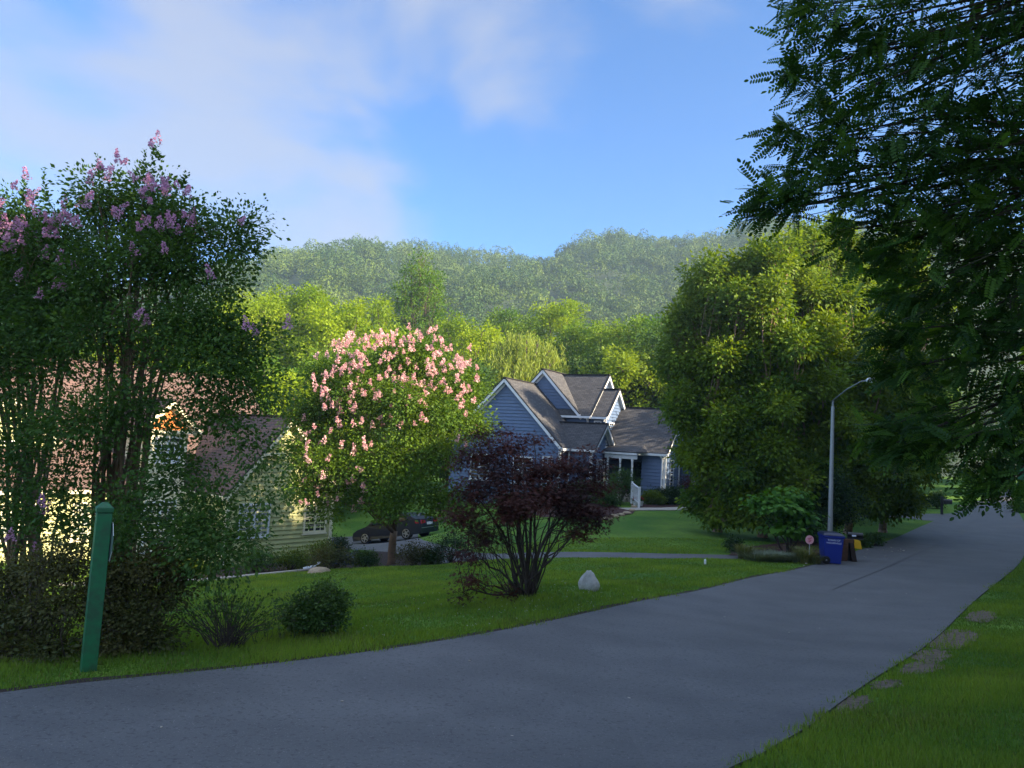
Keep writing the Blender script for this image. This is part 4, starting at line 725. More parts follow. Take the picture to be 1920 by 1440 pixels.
# ------------------------------------------------------------------ locust and broad-leaved branches overhead on the right
def locust():
    x, y = 8.6, 5.6; z0 = G(x, y); rng = np.random.default_rng(840); root = empty('locust_tree', (x, y, z0), 0, 'large dark locust tree reaching over the lane from the right with feathery leaves', 'tree'); o = np.array([x, y, z0])
    # sprays: (px, py, Y, radius px) of each leafy bough
    sp = [(1500, 15, 6.5, 40), (1560, 50, 6.4, 60), (1640, 60, 6.3, 70), (1740, 60, 6.2, 80), (1860, 60, 6.0, 90), (1500, 130, 6.6, 22), (1540, 160, 6.5, 45), (1620, 170, 6.4, 70), (1720, 180, 6.2, 80), (1830, 190, 6.1, 80), (1930, 180, 6.0, 80), (1470, 250, 6.8, 24), (1530, 260, 6.6, 45), (1600, 260, 6.5, 60), (1690, 290, 6.3, 75), (1790, 300, 6.2, 80), (1890, 310, 6.1, 80), (1440, 360, 7.0, 24), (1490, 340, 6.8, 42), (1560, 330, 6.6, 55), (1430, 395, 7.0, 24), (1480, 390, 6.9, 28), (1640, 370, 6.5, 60), (1720, 400, 6.4, 70), (1830, 420, 6.2, 80), (1920, 430, 6.1, 70), (1600, 430, 6.7, 34), (1650, 470, 6.6, 45), (1760, 500, 6.5, 70), (1870, 520, 6.3, 75), (1690, 540, 6.7, 50), (1800, 600, 6.5, 70), (1900, 620, 6.3, 70), (1690, 620, 6.8, 38), (1672, 690, 7.0, 20), (1700, 690, 6.8, 45), (1830, 690, 6.5, 60), (1920, 720, 6.3, 60), (1750, 790, 6.8, 60), (1680, 830, 6.9, 32), (1830, 800, 6.6, 60), (1700, 850, 6.9, 24), (1765, 830, 6.7, 34), (1865, 865, 6.5, 40), (1850, 915, 6.4, 22), (1900, 900, 6.3, 26), (1665, 800, 7.0, 22), (1930, 820, 6.3, 50), (1740, 120, 6.9, 90), (1850, 260, 6.9, 90), (1800, 420, 7, 90), (1850, 560, 7, 90)]
    sp += [(px, py, 8.2, 80) for px in range(1720, 2000, 85) for py in range(330, 860, 95) if not (py > 690)]
    sp += [(2010, 60, 5.9, 120), (2010, 300, 5.9, 120), (2040, 560, 6, 120), (2060, 800, 6, 100), (1800, -90, 6.1, 110), (1960, -90, 6, 110), (1640, -60, 6.3, 80)]
    P = []; D = []; mb = MB(); mb.tube(wobble(rng, (0, 0, -.3), (-.3, .1, 4.6), 6, .02), np.linspace(.30, .19, 6), 12)
    hub = np.array([-.3, .1, 4.6]); hubs = [hub, np.array([-.2, 0, 3.2]), np.array([-.5, .2, 6.2])]; mb.tube(wobble(rng, hub, hubs[2], 4, .03), np.linspace(.18, .10, 4), 8); mb.tube(wobble(rng, hubs[2], (-.2, .3, 8.5), 4, .03), np.linspace(.10, .04, 4), 6)
    for (px, py, Yd, r) in sp:
        c = at(px, py, Yd)-o; rm = r*Yd/FPX; h = hubs[0]+(np.array([1.5, 2.6, 0]) if Yd > 8 else 0) if 250 < py < 620 else (hubs[1] if py >= 620 else hubs[2])
        p = wobble(rng, h, c, 6, .02, .05); mb.tube(p, np.linspace(.05, .006, 6), 5)
        n = int(14+r*(.85 if Yd < 8 else .55)); dirm = norm(((c-h)*[1, .6, .35]+np.array([-.5, 0, -.25]))[None])[0]
        for k in range(n):
            q = c+rng.normal(size=3)*rm*np.array([.60, .75, .38]); P.append(q); D.append(norm((dirm*.8+rng.normal(size=3)*.75+np.array([0, 0, -.35]))[None])[0])
        for k in range(3):
            e = c+rng.normal(size=3)*rm*.6; mb.tube(wobble(rng, p[3], e, 4, .04), np.linspace(.012, .003, 4), 4)
    P = np.array(P); D = np.array(D); n = len(P); V, F = stamp(T_PIN, P, D, norm(rng.normal(size=(n, 3))*.55+np.array([0, 0, 1.])), rng.uniform(.15, .31, n))
    tone = np.repeat(np.clip(rng.random(n)**2*1.05, 0, 1), len(T_PIN[1])); npmesh('crown', V, F, M['locustleaf'], root, tone)
    mb.build('trunk', M['darkbark'], root, smooth=True)
    # upper crown above the frame, which shades the road
    leaves('upper_crown', rng, [(-.5, 0, 9, 3.2, 3.2, 1.8), (1.5, 1, 8, 3, 3, 1.6), (0, -2, 8, 3, 3, 1.6), (-2.8, .6, 7.8, 2.2, 2.4, 1.2), (-4.6, -1.6, 8.6, 2.4, 2.2, 1.3), (-3.2, -3.4, 7.8, 2.4, 2.2, 1.3), (-6.2, -3.4, 8.4, 2.0, 2.0, 1.0)], 1500, 16, .22, M['locustleaf'], root, T_RHOMB, .4)
locust()
def broadleaf():
    x, y = 6.7, 7.4; z0 = G(x, y); rng = np.random.default_rng(850); root = empty('young_broadleaf_tree', (x, y, z0), 0, 'young tree with large light green lobed leaves among the locust boughs', 'tree'); o = np.array([x, y, z0])
    sp = [(1545, 190, 7, 16, 5), (1660, 560, 7, 26, 8), (1575, 410, 7.1, 10, 4), (1640, 450, 7.1, 24, 8), (1690, 520, 7, 30, 10), (1780, 700, 7, 30, 9), (1760, 730, 7, 30, 9), (1840, 460, 6.9, 30, 8), (1850, 780, 6.8, 40, 9), (1880, 895, 6.6, 14, 6), (1810, 640, 6.9, 40, 8), (1900, 600, 6.8, 40, 8), (1850, 870, 6.7, 24, 5), (1770, 560, 7, 40, 6), (1630, 500, 7.2, 24, 8), (1750, 640, 7, 40, 8)]
    P = []; D = []; mb = MB(); tp = at(1850, 480, 7)-o; mb.tube(wobble(rng, (0, 0, -.2), tp, 7, .02), np.linspace(.06, .015, 7), 8)
    for px, py, Yd, r, n in sp:
        c = at(px, py, Yd)-o; h = tp*np.clip((c[2]+.2)/tp[2], .3, 1); mb.tube(wobble(rng, h, c, 5, .03, .04), np.linspace(.015, .004, 5), 5)
        for k in range(n): P.append(c+rng.normal(size=3)*r*Yd/FPX*.8); D.append(norm((rng.normal(size=3)*.8+np.array([-.3, -.3, -.6]))[None])[0])
    P = np.array(P); n = len(P); V, F = stamp(T_BROAD, P, np.array(D), norm(rng.normal(size=(n, 3))*.5+np.array([0, -.4, 1.])), rng.uniform(.10, .18, n)); npmesh('crown', V, F, M['sycleaf'], root, rng.random(n)); mb.build('trunk', M['bark'], root, smooth=True)
    c = at(1882, 888, 6.6)-o; P = c+rng.normal(size=(8, 3))*np.array([.05, .06, .08]); V, F = stamp(T_BROAD, P, norm(rng.normal(size=(8, 3))*.6+np.array([-.2, -.3, -.5])), norm(rng.normal(size=(8, 3))*.4+np.array([0, -.8, .6])), rng.uniform(.09, .14, 8)); npmesh('yellowing_leaves', V, F, leafmat('yellowing_leaves', (.22, .28, .02), (.34, .34, .03), .4), root, rng.random(8))
broadleaf()

# ------------------------------------------------------------------ houses
def clip(poly, z0, z1):
    for lim, sg in ((z0, 1), (z1, -1)):
        out = []
        for a, b in zip(poly, poly[1:]+poly[:1]):
            ia, ib = sg*(a[1]-lim) >= 0, sg*(b[1]-lim) >= 0
            if ia: out.append(a)
            if ia != ib: t = (lim-a[1])/(b[1]-a[1]); out.append((a[0]+(b[0]-a[0])*t, lim))
        poly = out
        if len(poly) < 3: return None
    return poly
def wall(mb, poly, org, sd, nr, h=.215, base=None):
    """lap siding on a convex outline (s,z) in the plane through org; sd along, nr outward"""
    sd, nr, org = Vector(sd), Vector(nr), Vector(org); zs = [p[1] for p in poly]; z = math.floor(min(zs)/h)*h
    ccw = sd.cross(Vector((0, 0, 1))).dot(nr) > 0
    def P(s, zz, off): q = org+sd*s+nr*off; return (q.x, q.y, zz)
    while z < max(zs):
        c = clip(list(poly), z, z+h)
        if c:
            pts = [P(s, zz, .004+.056*(z+h-zz)/h) for s, zz in c]; mb.quad(*(pts if ccw else pts[::-1]))
            lo = [p for p in c if abs(p[1]-max(z, min(zs))) < 1e-4]
            if len(lo) >= 2:
                s0, s1 = min(p[0] for p in lo), max(p[0] for p in lo); zz = lo[0][1]
                mb.quad(P(s0, zz, 0), P(s1, zz, 0), P(s1, zz, .060), P(s0, zz, .060))
        z += h
    pts = [P(s, zz, 0) for s, zz in poly]; mb.quad(*(pts if ccw else pts[::-1]))
def groof(rm, tm, ax, a0, a1, c, hw, zE, zR, oh=.3, th=.14, rake=(1, 1), sides=(1, 1), gut=(1, 1)):
    """gable roof: gutter line at c+-(hw+oh), height zE; ridge height zR"""
    Pm = (lambda a, b, z: (a, b, z)) if ax == 'u' else (lambda a, b, z: (b, a, z)); H = hw+oh; sl = math.hypot(H, zR-zE); ln = a1-a0
    for k, sg in enumerate((-1, 1)):
        if not sides[k]: continue
        e0, e1_, r1, r0_ = Pm(a0, c+sg*H, zE), Pm(a1, c+sg*H, zE), Pm(a1, c, zR), Pm(a0, c, zR)
        up_ = lambda p: (p[0], p[1], p[2]+th)
        rm.quad(up_(e0), up_(e1_), up_(r1), up_(r0_), uv=[(0, 0), (ln, 0), (ln, sl), (0, sl)]); rm.quad((e0[0], e0[1], e0[2]+th-.045), (e1_[0], e1_[1], e1_[2]+th-.045), up_(e1_), up_(e0), uv=[(0, 0), (ln, 0), (ln, .04), (0, .04)])
        tm.quad(e0, e1_, r1, r0_)
        g = Pm(0, sg*.03, 0)
        if gut[k]: tm.beam((e0[0]+g[0], e0[1]+g[1], e0[2]+.03), (e1_[0]+g[0], e1_[1]+g[1], e1_[2]+.03), .11, .14)
        for j, (A, B_) in enumerate(((e0, r0_), (e1_, r1))):
            if rake[j]:
                s_ = -1 if j == 0 else 1; d = Pm(s_*.02, 0, 0)
                tm.beam((A[0]+d[0], A[1]+d[1], A[2]+.005), (B_[0]+d[0], B_[1]+d[1], B_[2]+.005), .05, .20)
                d2 = Pm(s_*.03, 0, 0); rm.beam((A[0]+d2[0], A[1]+d2[1], A[2]+th+.005), (B_[0]+d2[0], B_[1]+d2[1], B_[2]+th+.005), .08, .05)
                d3 = Pm(-s_*.24, 0, -.16); tm.beam((A[0]+d3[0], A[1]+d3[1], A[2]+d3[2]), (B_[0]+d3[0], B_[1]+d3[1], B_[2]+d3[2]), .05, .16)
    rm.beam(Pm(a0, c, zR+th+.02), Pm(a1, c, zR+th+.02), .22, .05)
def window(root, org, sd, nr, s0, s1, z0, z1, nx=1, ny=2, cols=1, frame='white', glass='glass', fw_=.09, label=None):
    """framed window with panes; s along sd"""
    org, sd, nr = Vector(org), Vector(sd), Vector(nr); f = MB(); g = MB()
    def P(s, z, off): q = org+sd*s+nr*off; return (q.x, q.y, z)
    def bar(sa, sb, za, zb, o0=.0, o1=.07): f.hexa([P(sa, za, o0), P(sb, za, o0), P(sb, za, o1), P(sa, za, o1)], [P(sa, zb, o0), P(sb, zb, o0), P(sb, zb, o1), P(sa, zb, o1)])
    bar(s0, s1, z0, z0+fw_); bar(s0, s1, z1-fw_, z1); bar(s0, s0+fw_, z0+fw_+.002, z1-fw_-.002); bar(s1-fw_, s1, z0+fw_+.002, z1-fw_-.002); bar(s0-.05, s1+.05, z0-.06, z0-.003, 0, .10)
    w = (s1-s0)/cols
    for c in range(1, cols): bar(s0+w*c-fw_*.5, s0+w*c+fw_*.5, z0+fw_+.002, z1-fw_-.002, 0, .068)
    if ny == 2: bar(s0+fw_+.002, s1-fw_-.002, (z0+z1)/2-.03, (z0+z1)/2+.03, 0, .064)
    for c in range(cols):
        for k in range(1, nx+1):
            s = s0+w*c+w*k/(nx+1); bar(s-.012, s+.012, z0+fw_, z1-fw_, .03, .052)
        if nx:
            for k in (range(1, 4) if ny == 2 else range(1, ny)):
                z = z0+(z1-z0)*k/(4 if ny == 2 else ny); bar(s0+fw_, s1-fw_, z-.012, z+.012, .03, .050)
    fo = f.build('window', M[frame], root, label=label); g.quad(P(s0+.03, z0+.03, .037), P(s1-.03, z0+.03, .037), P(s1-.03, z1-.03, .037), P(s0+.03, z1-.03, .037)); g.build('pane', M[glass], fo); return fo
def tri(c, hw, zw, zr, zb): return [(c-hw, zb), (c+hw, zb), (c+hw, zw), (c, zr), (c-hw, zw)]

def blue_house():
    t = rad(30); c0 = at(1244, 936, 46); root = empty('blue_house', (float(c0[0]), float(c0[1]), 0), -t, 'blue house with white trim, steep grey shingled gables and a small porch', 'house')
    sm = MB(); rm = MB(); tm = MB(); bm_ = MB(); BZ = -1.6
    F_, R_ = (0, -1, 0), (1, 0, 0)
    # left gable wing
    groof(rm, tm, 'v', -4.4, 1.0, -9.4, 4.05, 2.15, 6.42, rake=(1, 0), gut=(1, 1)); wall(sm, tri(-9.4, 4.05, 2.4, 6.35, BZ), (0, -4.05, 0), (1, 0, 0), F_)
    wall(sm, [(-4.05, BZ), (0, BZ), (0, 2.3), (-4.05, 2.3)], (-5.35, 0, 0), (0, 1, 0), R_)
    # small front gable facing right
    groof(rm, tm, 'u', -6.8, -3.4, -1.4, 1.5, 2.15, 3.82, rake=(0, 1), gut=(1, 0)); wall(sm, tri(-1.4, 1.5, 2.4, 3.74, BZ), (-3.75, 0, 0), (0, 1, 0), R_); wall(sm, [(-5.35, BZ), (-3.75, BZ), (-3.75, 2.3), (-5.35, 2.3)], (0, -2.9, 0), (1, 0, 0), F_)
    # upper storey
    groof(rm, tm, 'u', -9.6, -5.1, 2.7, 2.7, 4.35, 7.38, rake=(0, 1)); wall(sm, tri(2.7, 2.7, 4.6, 7.3, 1.6), (-5.42, 0, 0), (0, 1, 0), R_); wall(sm, [(-11.4, 1.6), (-5.42, 1.6), (-5.42, 4.5), (-11.4, 4.5)], (0, 0, 0), (1, 0, 0), F_)
    groof(rm, tm, 'v', -.3, 5.6, -8.8, 2.65, 4.42, 7.46, rake=(1, 1), gut=(1, 0)); wall(sm, tri(-8.8, 2.62, 4.6, 7.35, 2.0), (0, .004, 0), (1, 0, 0), F_)
    rm.quad((-11.6, -.32, 4.50), (-5.3, -.32, 4.50), (-5.3, .01, 4.92), (-11.6, .01, 4.92), uv=[(0, 0), (6, 0), (6, .5), (0, .5)])
    wall(sm, [(-11.4, BZ), (-11.39, BZ), (-11.39, 4.4), (-11.4, 4.4)], (0, 0, 0), (1, 0, 0), F_); sm.quad((-11.4, 0, BZ), (-11.4, 5.4, BZ), (-11.4, 5.4, 4.6), (-11.4, 0, 4.6)); sm.quad((-11.4, 5.4, BZ), (0, 6, BZ), (0, 6, 2.4), (-11.4, 5.4, 4.6))
    # stair bay facing right
    groof(rm, tm, 'u', -5.55, -3.95, 1.76, 1.65, 4.33, 6.30, rake=(0, 1)); wall(sm, tri(1.68, 1.50, 4.6, 6.2, 1.8), (-4.22, 0, 0), (0, 1, 0), R_); wall(sm, [(-5.4, 1.8), (-4.22, 1.8), (-4.22, 4.5), (-5.4, 4.5)], (0, .18, 0), (1, 0, 0), F_)
    tm.box(-4.25, -4.15, .13, .24, 2.4, 4.35); tm.box(-4.25, -4.17, 3.12, 3.24, 2.4, 4.35); tm.box(-5.46, -5.34, -.05, .05, 2.6, 4.35)
    window(root, (-4.22, 0, 0), (0, 1, 0), R_, .72, 2.42, 2.72, 4.16, nx=1, cols=2); window(root, (0, .18, 0), (1, 0, 0), F_, -5.0, -4.45, 2.9, 4.2, nx=1)
    # right wing
    groof(rm, tm, 'u', -5.2, .22, 3.0, 3.0, 2.15, 5.16, rake=(0, 1)); wall(sm, tri(3.0, 3.0, 2.4, 5.08, BZ), (0, 0, 0), (0, 1, 0), R_); wall(sm, [(-1.5, BZ), (0, BZ), (0, 2.3), (-1.5, 2.3)], (0, 0, 0), (1, 0, 0), F_)
    wall(sm, [(0, BZ), (2.4, BZ), (2.4, 2.3), (0, 2.3)], (-1.5, 0, 0), (0, 1, 0), (-1, 0, 0)); tm.box(-.06, .09, -.09, .06, -1.1, 2.1); tm.beam((-.12, -.16, -1.0), (-.12, -.16, 1.9), .09, .07, (0, 1, 0)); tm.beam((-.12, -.16, 1.9), (-.2, -.32, 2.14), .09, .07, (0, 1, 0))
    window(root, (0, 0, 0), (0, 1, 0), R_, .95, 1.7, .02, 1.9, nx=0, ny=2, label='tall narrow window'); window(root, (0, 0, 0), (0, 1, 0), R_, 2.45, 3.1, 3.1, 4.05, nx=0, ny=2)
    # garage end
    groof(rm, tm, 'u', -3, 1.15, 6.3, 2.9, 2.12, 4.9, rake=(0, 1)); wall(sm, tri(6.3, 2.9, 2.35, 4.82, BZ), (.85, 0, 0), (0, 1, 0), R_); wall(sm, [(-.5, BZ), (.85, BZ), (.85, 2.3), (-.5, 2.3)], (0, 3.4, 0), (1, 0, 0), F_)
    tm.box(.78, .93, 3.31, 3.46, -1.1, 2.1); tm.beam((.08, 2.75, -1.1), (.08, 2.75, 2.2), .10, .09, (0, 1, 0)); window(root, (.85, 0, 0), (0, 1, 0), R_, 5.0, 5.7, .02, 1.9, nx=0, ny=2, label='tall narrow window')
    # windows in the left wing
    for a in (-11.8, -8.6): window(root, (0, -4.05, 0), (1, 0, 0), F_, a, a+1.4, -.1, 1.6, nx=0, cols=2)
    window(root, (0, -4.05, 0), (1, 0, 0), F_, -6.5, -5.8, -.3, 1.7, nx=1, cols=1); tm.box(-5.42, -5.27, -4.14, -3.99, -1.2, 2.1)
    window(root, (-3.75, 0, 0), (0, 1, 0), R_, -2.1, -.8, .0, 1.7, nx=1, cols=2); tm.box(-3.83, -3.67, -2.98, -2.82, -1.2, 2.1); tm.beam((-5.1, -3.25, -1.1), (-5.1, -3.25, 2.1), .09, .07, (0, 1, 0))
    # porch
    rm.quad((-4.0, -1.25, 2.26), (-1.45, -1.25, 2.26), (-1.45, .40, 2.80), (-4.0, .40, 2.80), uv=[(0, 0), (2.5, 0), (2.5, 1.9), (0, 1.9)]); rm.quad((-1.45, -1.25, 2.26), (-.95, -.3, 2.28), (-1.45, .40, 2.80), uv=[(0, 0), (1, 0), (0, 1.5)])
    tm.box(-4.0, -1.40, -1.28, .2, 2.08, 2.2); tm.box(-3.6, -1.45, -1.15, -1.0, 1.82, 2.06); pm = MB(); pm.box(-3.7, -1.3, -1.4, 2.4, -1.3, -.45); pm.build('porch_floor', M['concrete'], root)
    bk = MB(); bk.quad((-3.8, 2.35, -.5), (-1.5, 2.35, -.5), (-1.5, 2.35, 2.2), (-3.8, 2.35, 2.2)); bk.build('porch_wall', M['bluesiding'], root); dr = MB(); dr.box(-3.0, -2.1, 2.28, 2.34, -.45, 1.6); dr.build('door', M['dark'], root)
    for u in (-3.4, -2.55, -1.75): cm = MB(); cm.tube([(u, -1.07, -.45), (u, -1.07, -.2), (u, -1.07, 1.6), (u, -1.07, 1.84)], [.11, .075, .065, .10], 12); cm.build('porch_column', M['white'], root, smooth=True)
    sm.build('siding', M['bluesiding'], root); rm.build('roof', M['greyshingle'], root); tm.build('trim', M['white'], root)
    for k in range(4): stp = MB(); stp.box(-3.2, -1.9, -1.4-.3*(k+1), -1.4-.3*k-.003, -1.4, -.45-.14*(k+1)); stp.build('step', M['concrete'], root)
    return root
BH = blue_house()
BHm = Matrix.Translation(BH.location) @ Matrix.Rotation(-rad(30), 4, 'Z')
def bh(u, v, z=0): p = BHm @ Vector((u, v, z)); return p
def yellow_house():
    t = rad(40); c0 = at(419, 1035, 30); root = empty('yellow_house', (float(c0[0]), float(c0[1]), 0), -t, 'pale yellow house with reddish shingle roofs, partly hidden behind the mauve flowering trees', 'house')
    sm = MB(); rm = MB(); tm = MB(); BZ = -3.6; F_, R_ = (0, -1, 0), (1, 0, 0)
    # front right block, gable facing right
    groof(rm, tm, 'u', -9, .32, 2.55, 2.55, -.5, 2.85, rake=(0, 1)); wall(sm, tri(2.55, 2.55, -.25, 2.75, BZ), (0, 0, 0), (0, 1, 0), R_, .19); wall(sm, [(-3.1, BZ), (0, BZ), (0, -.4), (-3.1, -.4)], (0, 0, 0), (1, 0, 0), F_, .19)
    sm.quad((0, 5.1, BZ), (-9, 5.1, BZ), (-9, 5.1, -.3), (0, 5.1, -.3)); tm.box(-.07, .09, -.09, .07, -3.2, -.5); tm.box(-.07, .09, 5.03, 5.19, -3.2, -.5); tm.box(.02, .36, 1.35, 2.3, 1.28, 1.40)
    window(root, (0, 0, 0), (0, 1, 0), R_, 3.64, 4.86, -2.12, -.72, nx=1, ny=2, cols=2, frame='cream'); window(root, (0, 0, 0), (0, 1, 0), R_, .5, 1.95, -2.12, -.72, nx=1, cols=2, glass='curtain')
    tm.beam((-3.0, -.12, -3.1), (-3.0, -.12, -.55), .08, .08, (0, 1, 0))
    # tall gabled bay with orange timber gable
    groof(rm, tm, 'u', -9, -2.75, -1.28, 1.0, 2.02, 3.25, rake=(0, 1)); 
    bs = MB(); wall(bs, [(-2.2, BZ), (-.36, BZ), (-.36, 2.2), (-2.2, 2.2)], (-3.1, 0, 0), (0, 1, 0), R_, .30); wall(bs, [(-6, BZ), (-3.1, BZ), (-3.1, 2.1), (-6, 2.1)], (0, -2.2, 0), (1, 0, 0), F_, .30); bs.build('bay_wall', M['cream'], root)
    og = MB(); og.hexa([(-3.08, -2.2, 2.12), (-3.08, -.36, 2.12), (-3.08, -1.28, 3.18)], [(-3.0, -2.2, 2.12), (-3.0, -.36, 2.12), (-3.0, -1.28, 3.18)]); og.build('timber_gable', M['orangewood'], root, label='orange stained timber gable above the bay')
    tm.box(-3.1, -2.78, -2.35, -.2, 1.98, 2.11); sm.quad((-9, -.36, BZ), (-3.1, -.36, BZ), (-3.1, -.36, 2.1), (-9, -.36, 2.1))
    window(root, (-3.1, 0, 0), (0, 1, 0), R_, -1.75, -.65, .75, 1.85, nx=1, cols=2); window(root, (-3.1, 0, 0), (0, 1, 0), R_, -1.95, -.62, -3.0, -.85, nx=1, ny=5, cols=2, label='tall gridded french window')
    wall(sm, [(-.36, BZ), (0, BZ), (0, -.4), (-.36, -.4)], (-3.1, 0, 0), (0, 1, 0), R_, .19)
    # main house with the big roof facing right
    groof(rm, tm, 'v', -13, 5.4, -8.9, 5.2, -.5, 4.9, rake=(1, 1)); wall(sm, [(-13, BZ), (-2.2, BZ), (-2.2, -.3), (-13, -.3)], (-3.75, 0, 0), (0, 1, 0), R_, .19); wall(sm, tri(-8.9, 5.2, -.2, 4.8, BZ), (0, -12.7, 0), (1, 0, 0), F_, .19)
    groof(rm, tm, 'u', -9, -4.6, -6.6, 1.5, 1.3, 3.0, rake=(0, 1)); wall(sm, tri(-6.6, 1.5, 1.5, 2.9, -.5), (-4.9, 0, 0), (0, 1, 0), R_, .19); window(root, (-4.9, 0, 0), (0, 1, 0), R_, -7.1, -6.1, .2, 1.4, nx=1)
    for a in (-11.6, -9.2, -6.8, -4.4): window(root, (-3.75, 0, 0), (0, 1, 0), R_, a, a+1.3, -2.4, -.9, nx=1, cols=2, frame='cream', glass='curtain')
    sm.quad((-14.1, -12.7, BZ), (-14.1, 5.2, BZ), (-14.1, 5.2, -.2), (-14.1, -12.7, -.2)); wall(sm, tri(-8.9, 5.2, -.2, 4.8, BZ), (0, 5.1, 0), (1, 0, 0), (0, 1, 0), .19)
    sm.build('siding', M['yellowsiding'], root); rm.build('roof', M['redshingle'], root); tm.build('trim', M['cream'], root); return root
YH = yellow_house()
# things by the blue house
def railing(p0, p1, label):
    root = empty('stair_railing', p0, 0, label, 'railing'); a = Vector((0, 0, 0)); b = Vector(p1)-Vector(p0); mb = MB(); mb.beam(a+Vector((0, 0, .95)), b+Vector((0, 0, .95)), .07, .06); mb.beam(a+Vector((0, 0, .12)), b+Vector((0, 0, .12)), .05, .05); mb.build('handrail', M['white'], root)
    for k in range(8): q = a+(b-a)*((k+.5)/8); m2 = MB(); m2.box(q.x-.018, q.x+.018, q.y-.018, q.y+.018, q.z+.15, q.z+.93); m2.build('baluster', M['white'], root)
    for q in (a, b): m2 = MB(); m2.box(q.x-.06, q.x+.06, q.y-.06, q.y+.06, q.z-.25, q.z+1.05); m2.build('post', M['white'], root, bevel=.01)
q0 = at(1184, 936, 43.2); q1 = at(1198, 948, 41.6); railing((float(q0[0]), float(q0[1]), float(q0[2])+.0), (float(q1[0]), float(q1[1]), float(q1[2])), 'short white railing beside the porch steps of the blue house')
for i, (px, lab) in enumerate(((1191.5, 'white pot of red flowers at the walk, left of the other pot'), (1201, 'white pot of red flowers at the walk, right of the other pot'))):
    b = onz(px, 950, -.86); x, y = float(b[0]), float(b[1]); z0 = G(x, y)+.06; root = empty('flower_pot', (x, y, z0), 0, lab, 'flower pot', 'white pots by the steps'); mb = MB(); mb.tube([(0, 0, 0), (0, 0, .25), (0, 0, .28)], [.12, .17, .19], 16); mb.build('pot', M['white'], root, smooth=False)
    rng = np.random.default_rng(870+i); leaves('foliage', rng, [(0, 0, .36, .17, .17, .14)], 60, 5, .06, M['shrubgreen'], root, cr=.04); [leaves('flower', rng, [(.13*math.cos(a), .13*math.sin(a), .44+.05*math.sin(3*a), .045, .045, .04)], 12, 4, .045, M['flowerred'], root, cr=.006) for a in np.arange(0, 6.2, .9)]
for i, (px, pyb, z, h, w, lm, lab) in enumerate([
    (1216, 938, -.8, 2.5, 1.55, 'shrubgreen', 'big rounded green shrub against the front corner of the blue house'), (1163, 945, -.85, 2.2, 1.15, 'shrubgreen', 'upright green shrub left of the porch steps'), (1137, 950, -.9, 1.0, .9, 'shrubgreen', 'low leafy shrub at the left end of the red mulch'),
    (1222, 946, -.85, .75, .75, 'limeleaf', 'small yellow-green plant just right of the flower pots'), (1241, 944, -.8, .95, .75, 'boxleaf', 'left of the two clipped boxwoods by the corner downspout'), (1264, 944, -.8, 1.0, .95, 'boxleaf', 'right of the two clipped boxwoods by the corner downspout'),
    (1310, 945, -.8, 2.1, 1.5, 'burgundy', 'dark burgundy bush below the tall narrow windows'), (1283, 938, -.8, 1.5, .8, 'boxleaf', 'dark green bush between the boxwood and the burgundy bush'), (1100, 950, -1.1, 1.3, 1.2, 'shrubgreen', 'green bush under the windows behind the burgundy maple'), (1030, 955, -1.2, 1.2, 1.2, 'boxleaf', 'dark bush at the left wing of the blue house behind the maple'), (960, 965, -1.4, 1.3, 1.2, 'shrubgreen', 'bush at the far left corner of the blue house')]):
    shrub('foundation_shrub', px, pyb, z, h, w, lm, lab, 880+i, 330, 16, .085, cr=.10, T=T_PALM if lm == 'burgundy' else T_RHOMB)
# stone edging of the bed
rs = np.random.default_rng(9)
def stone(name, x, y, s, m, label, cat, group=None, dz=0.0, sq=(1, .8, .6), seed=0, taper=0.0, sub=3):
    import bmesh
    bm2 = bmesh.new(); bmesh.ops.create_icosphere(bm2, subdivisions=sub, radius=1); r = np.random.default_rng(seed); ph = r.uniform(0, 6, 6)
    for v in bm2.verts:
        c = v.co; n = 1+.10*math.sin(3*c.x+ph[0])+.10*math.sin(4*c.y+ph[1]*2)+.08*math.sin(5*c.z+ph[2])+.03*math.sin(11*c.x+9*c.y+ph[3])
        q = c*n; q.x = math.copysign(abs(q.x)**.8, q.x); q.y = math.copysign(abs(q.y)**.8, q.y); k = 1-taper*max(0, q.z); v.co = (q.x*sq[0]*s*k, q.y*sq[1]*s*k, q.z*sq[2]*s)
    me = bpy.data.meshes.new(name); bm2.to_mesh(me); bm2.free(); me.shade_smooth(); me.materials.append(m); o = bpy.data.objects.new(name, me); COL.objects.link(o); o.location = (x, y, G(x, y)+dz); o.rotation_euler = (0, 0, r.uniform(0, 3)); tag(o, label, cat, group); return o
es = [(1128, 968), (1140, 968), (1152, 966), (1164, 965), (1176, 963), (1185, 960), (1189, 955), (1191, 951)]
for i, (px, py) in enumerate(es):
    b = onz(px, py, -.98); stone('edging_stone', float(b[0]), float(b[1]), .21, M['tanstone'], 'tan stone in the curved edging of the red mulch bed before the blue house', 'stone', 'edging stones of the red mulch bed', .03, (1.2, .8, .5), 30+i, sub=2)
for i, (px, py) in enumerate([(1800, 951), (1806, 949), (1812, 946.5), (1818, 944), (1825, 941), (1832, 938), (1839, 935), (1848, 931), (1858, 926), (1870, 921)]):
    zz = -.85+(951-py)*.035; b = onz(px, py, zz); stone('edging_stone', float(b[0]), float(b[1]), .42, M['concrete'], 'pale block in the row edging the far lawn along the lane', 'stone', 'pale blocks edging the far lawn', .05, (1.1, .9, .5), 50+i, sub=2)
b = onz(1105, 1103, -.33); stone('standing_stone', float(b[0]), float(b[1]), .24, M['stone'], 'pale upright rounded boulder on the lawn right of the burgundy maple', 'boulder', dz=.12, sq=(.82, .55, 1.12), seed=77, taper=.38, sub=4)
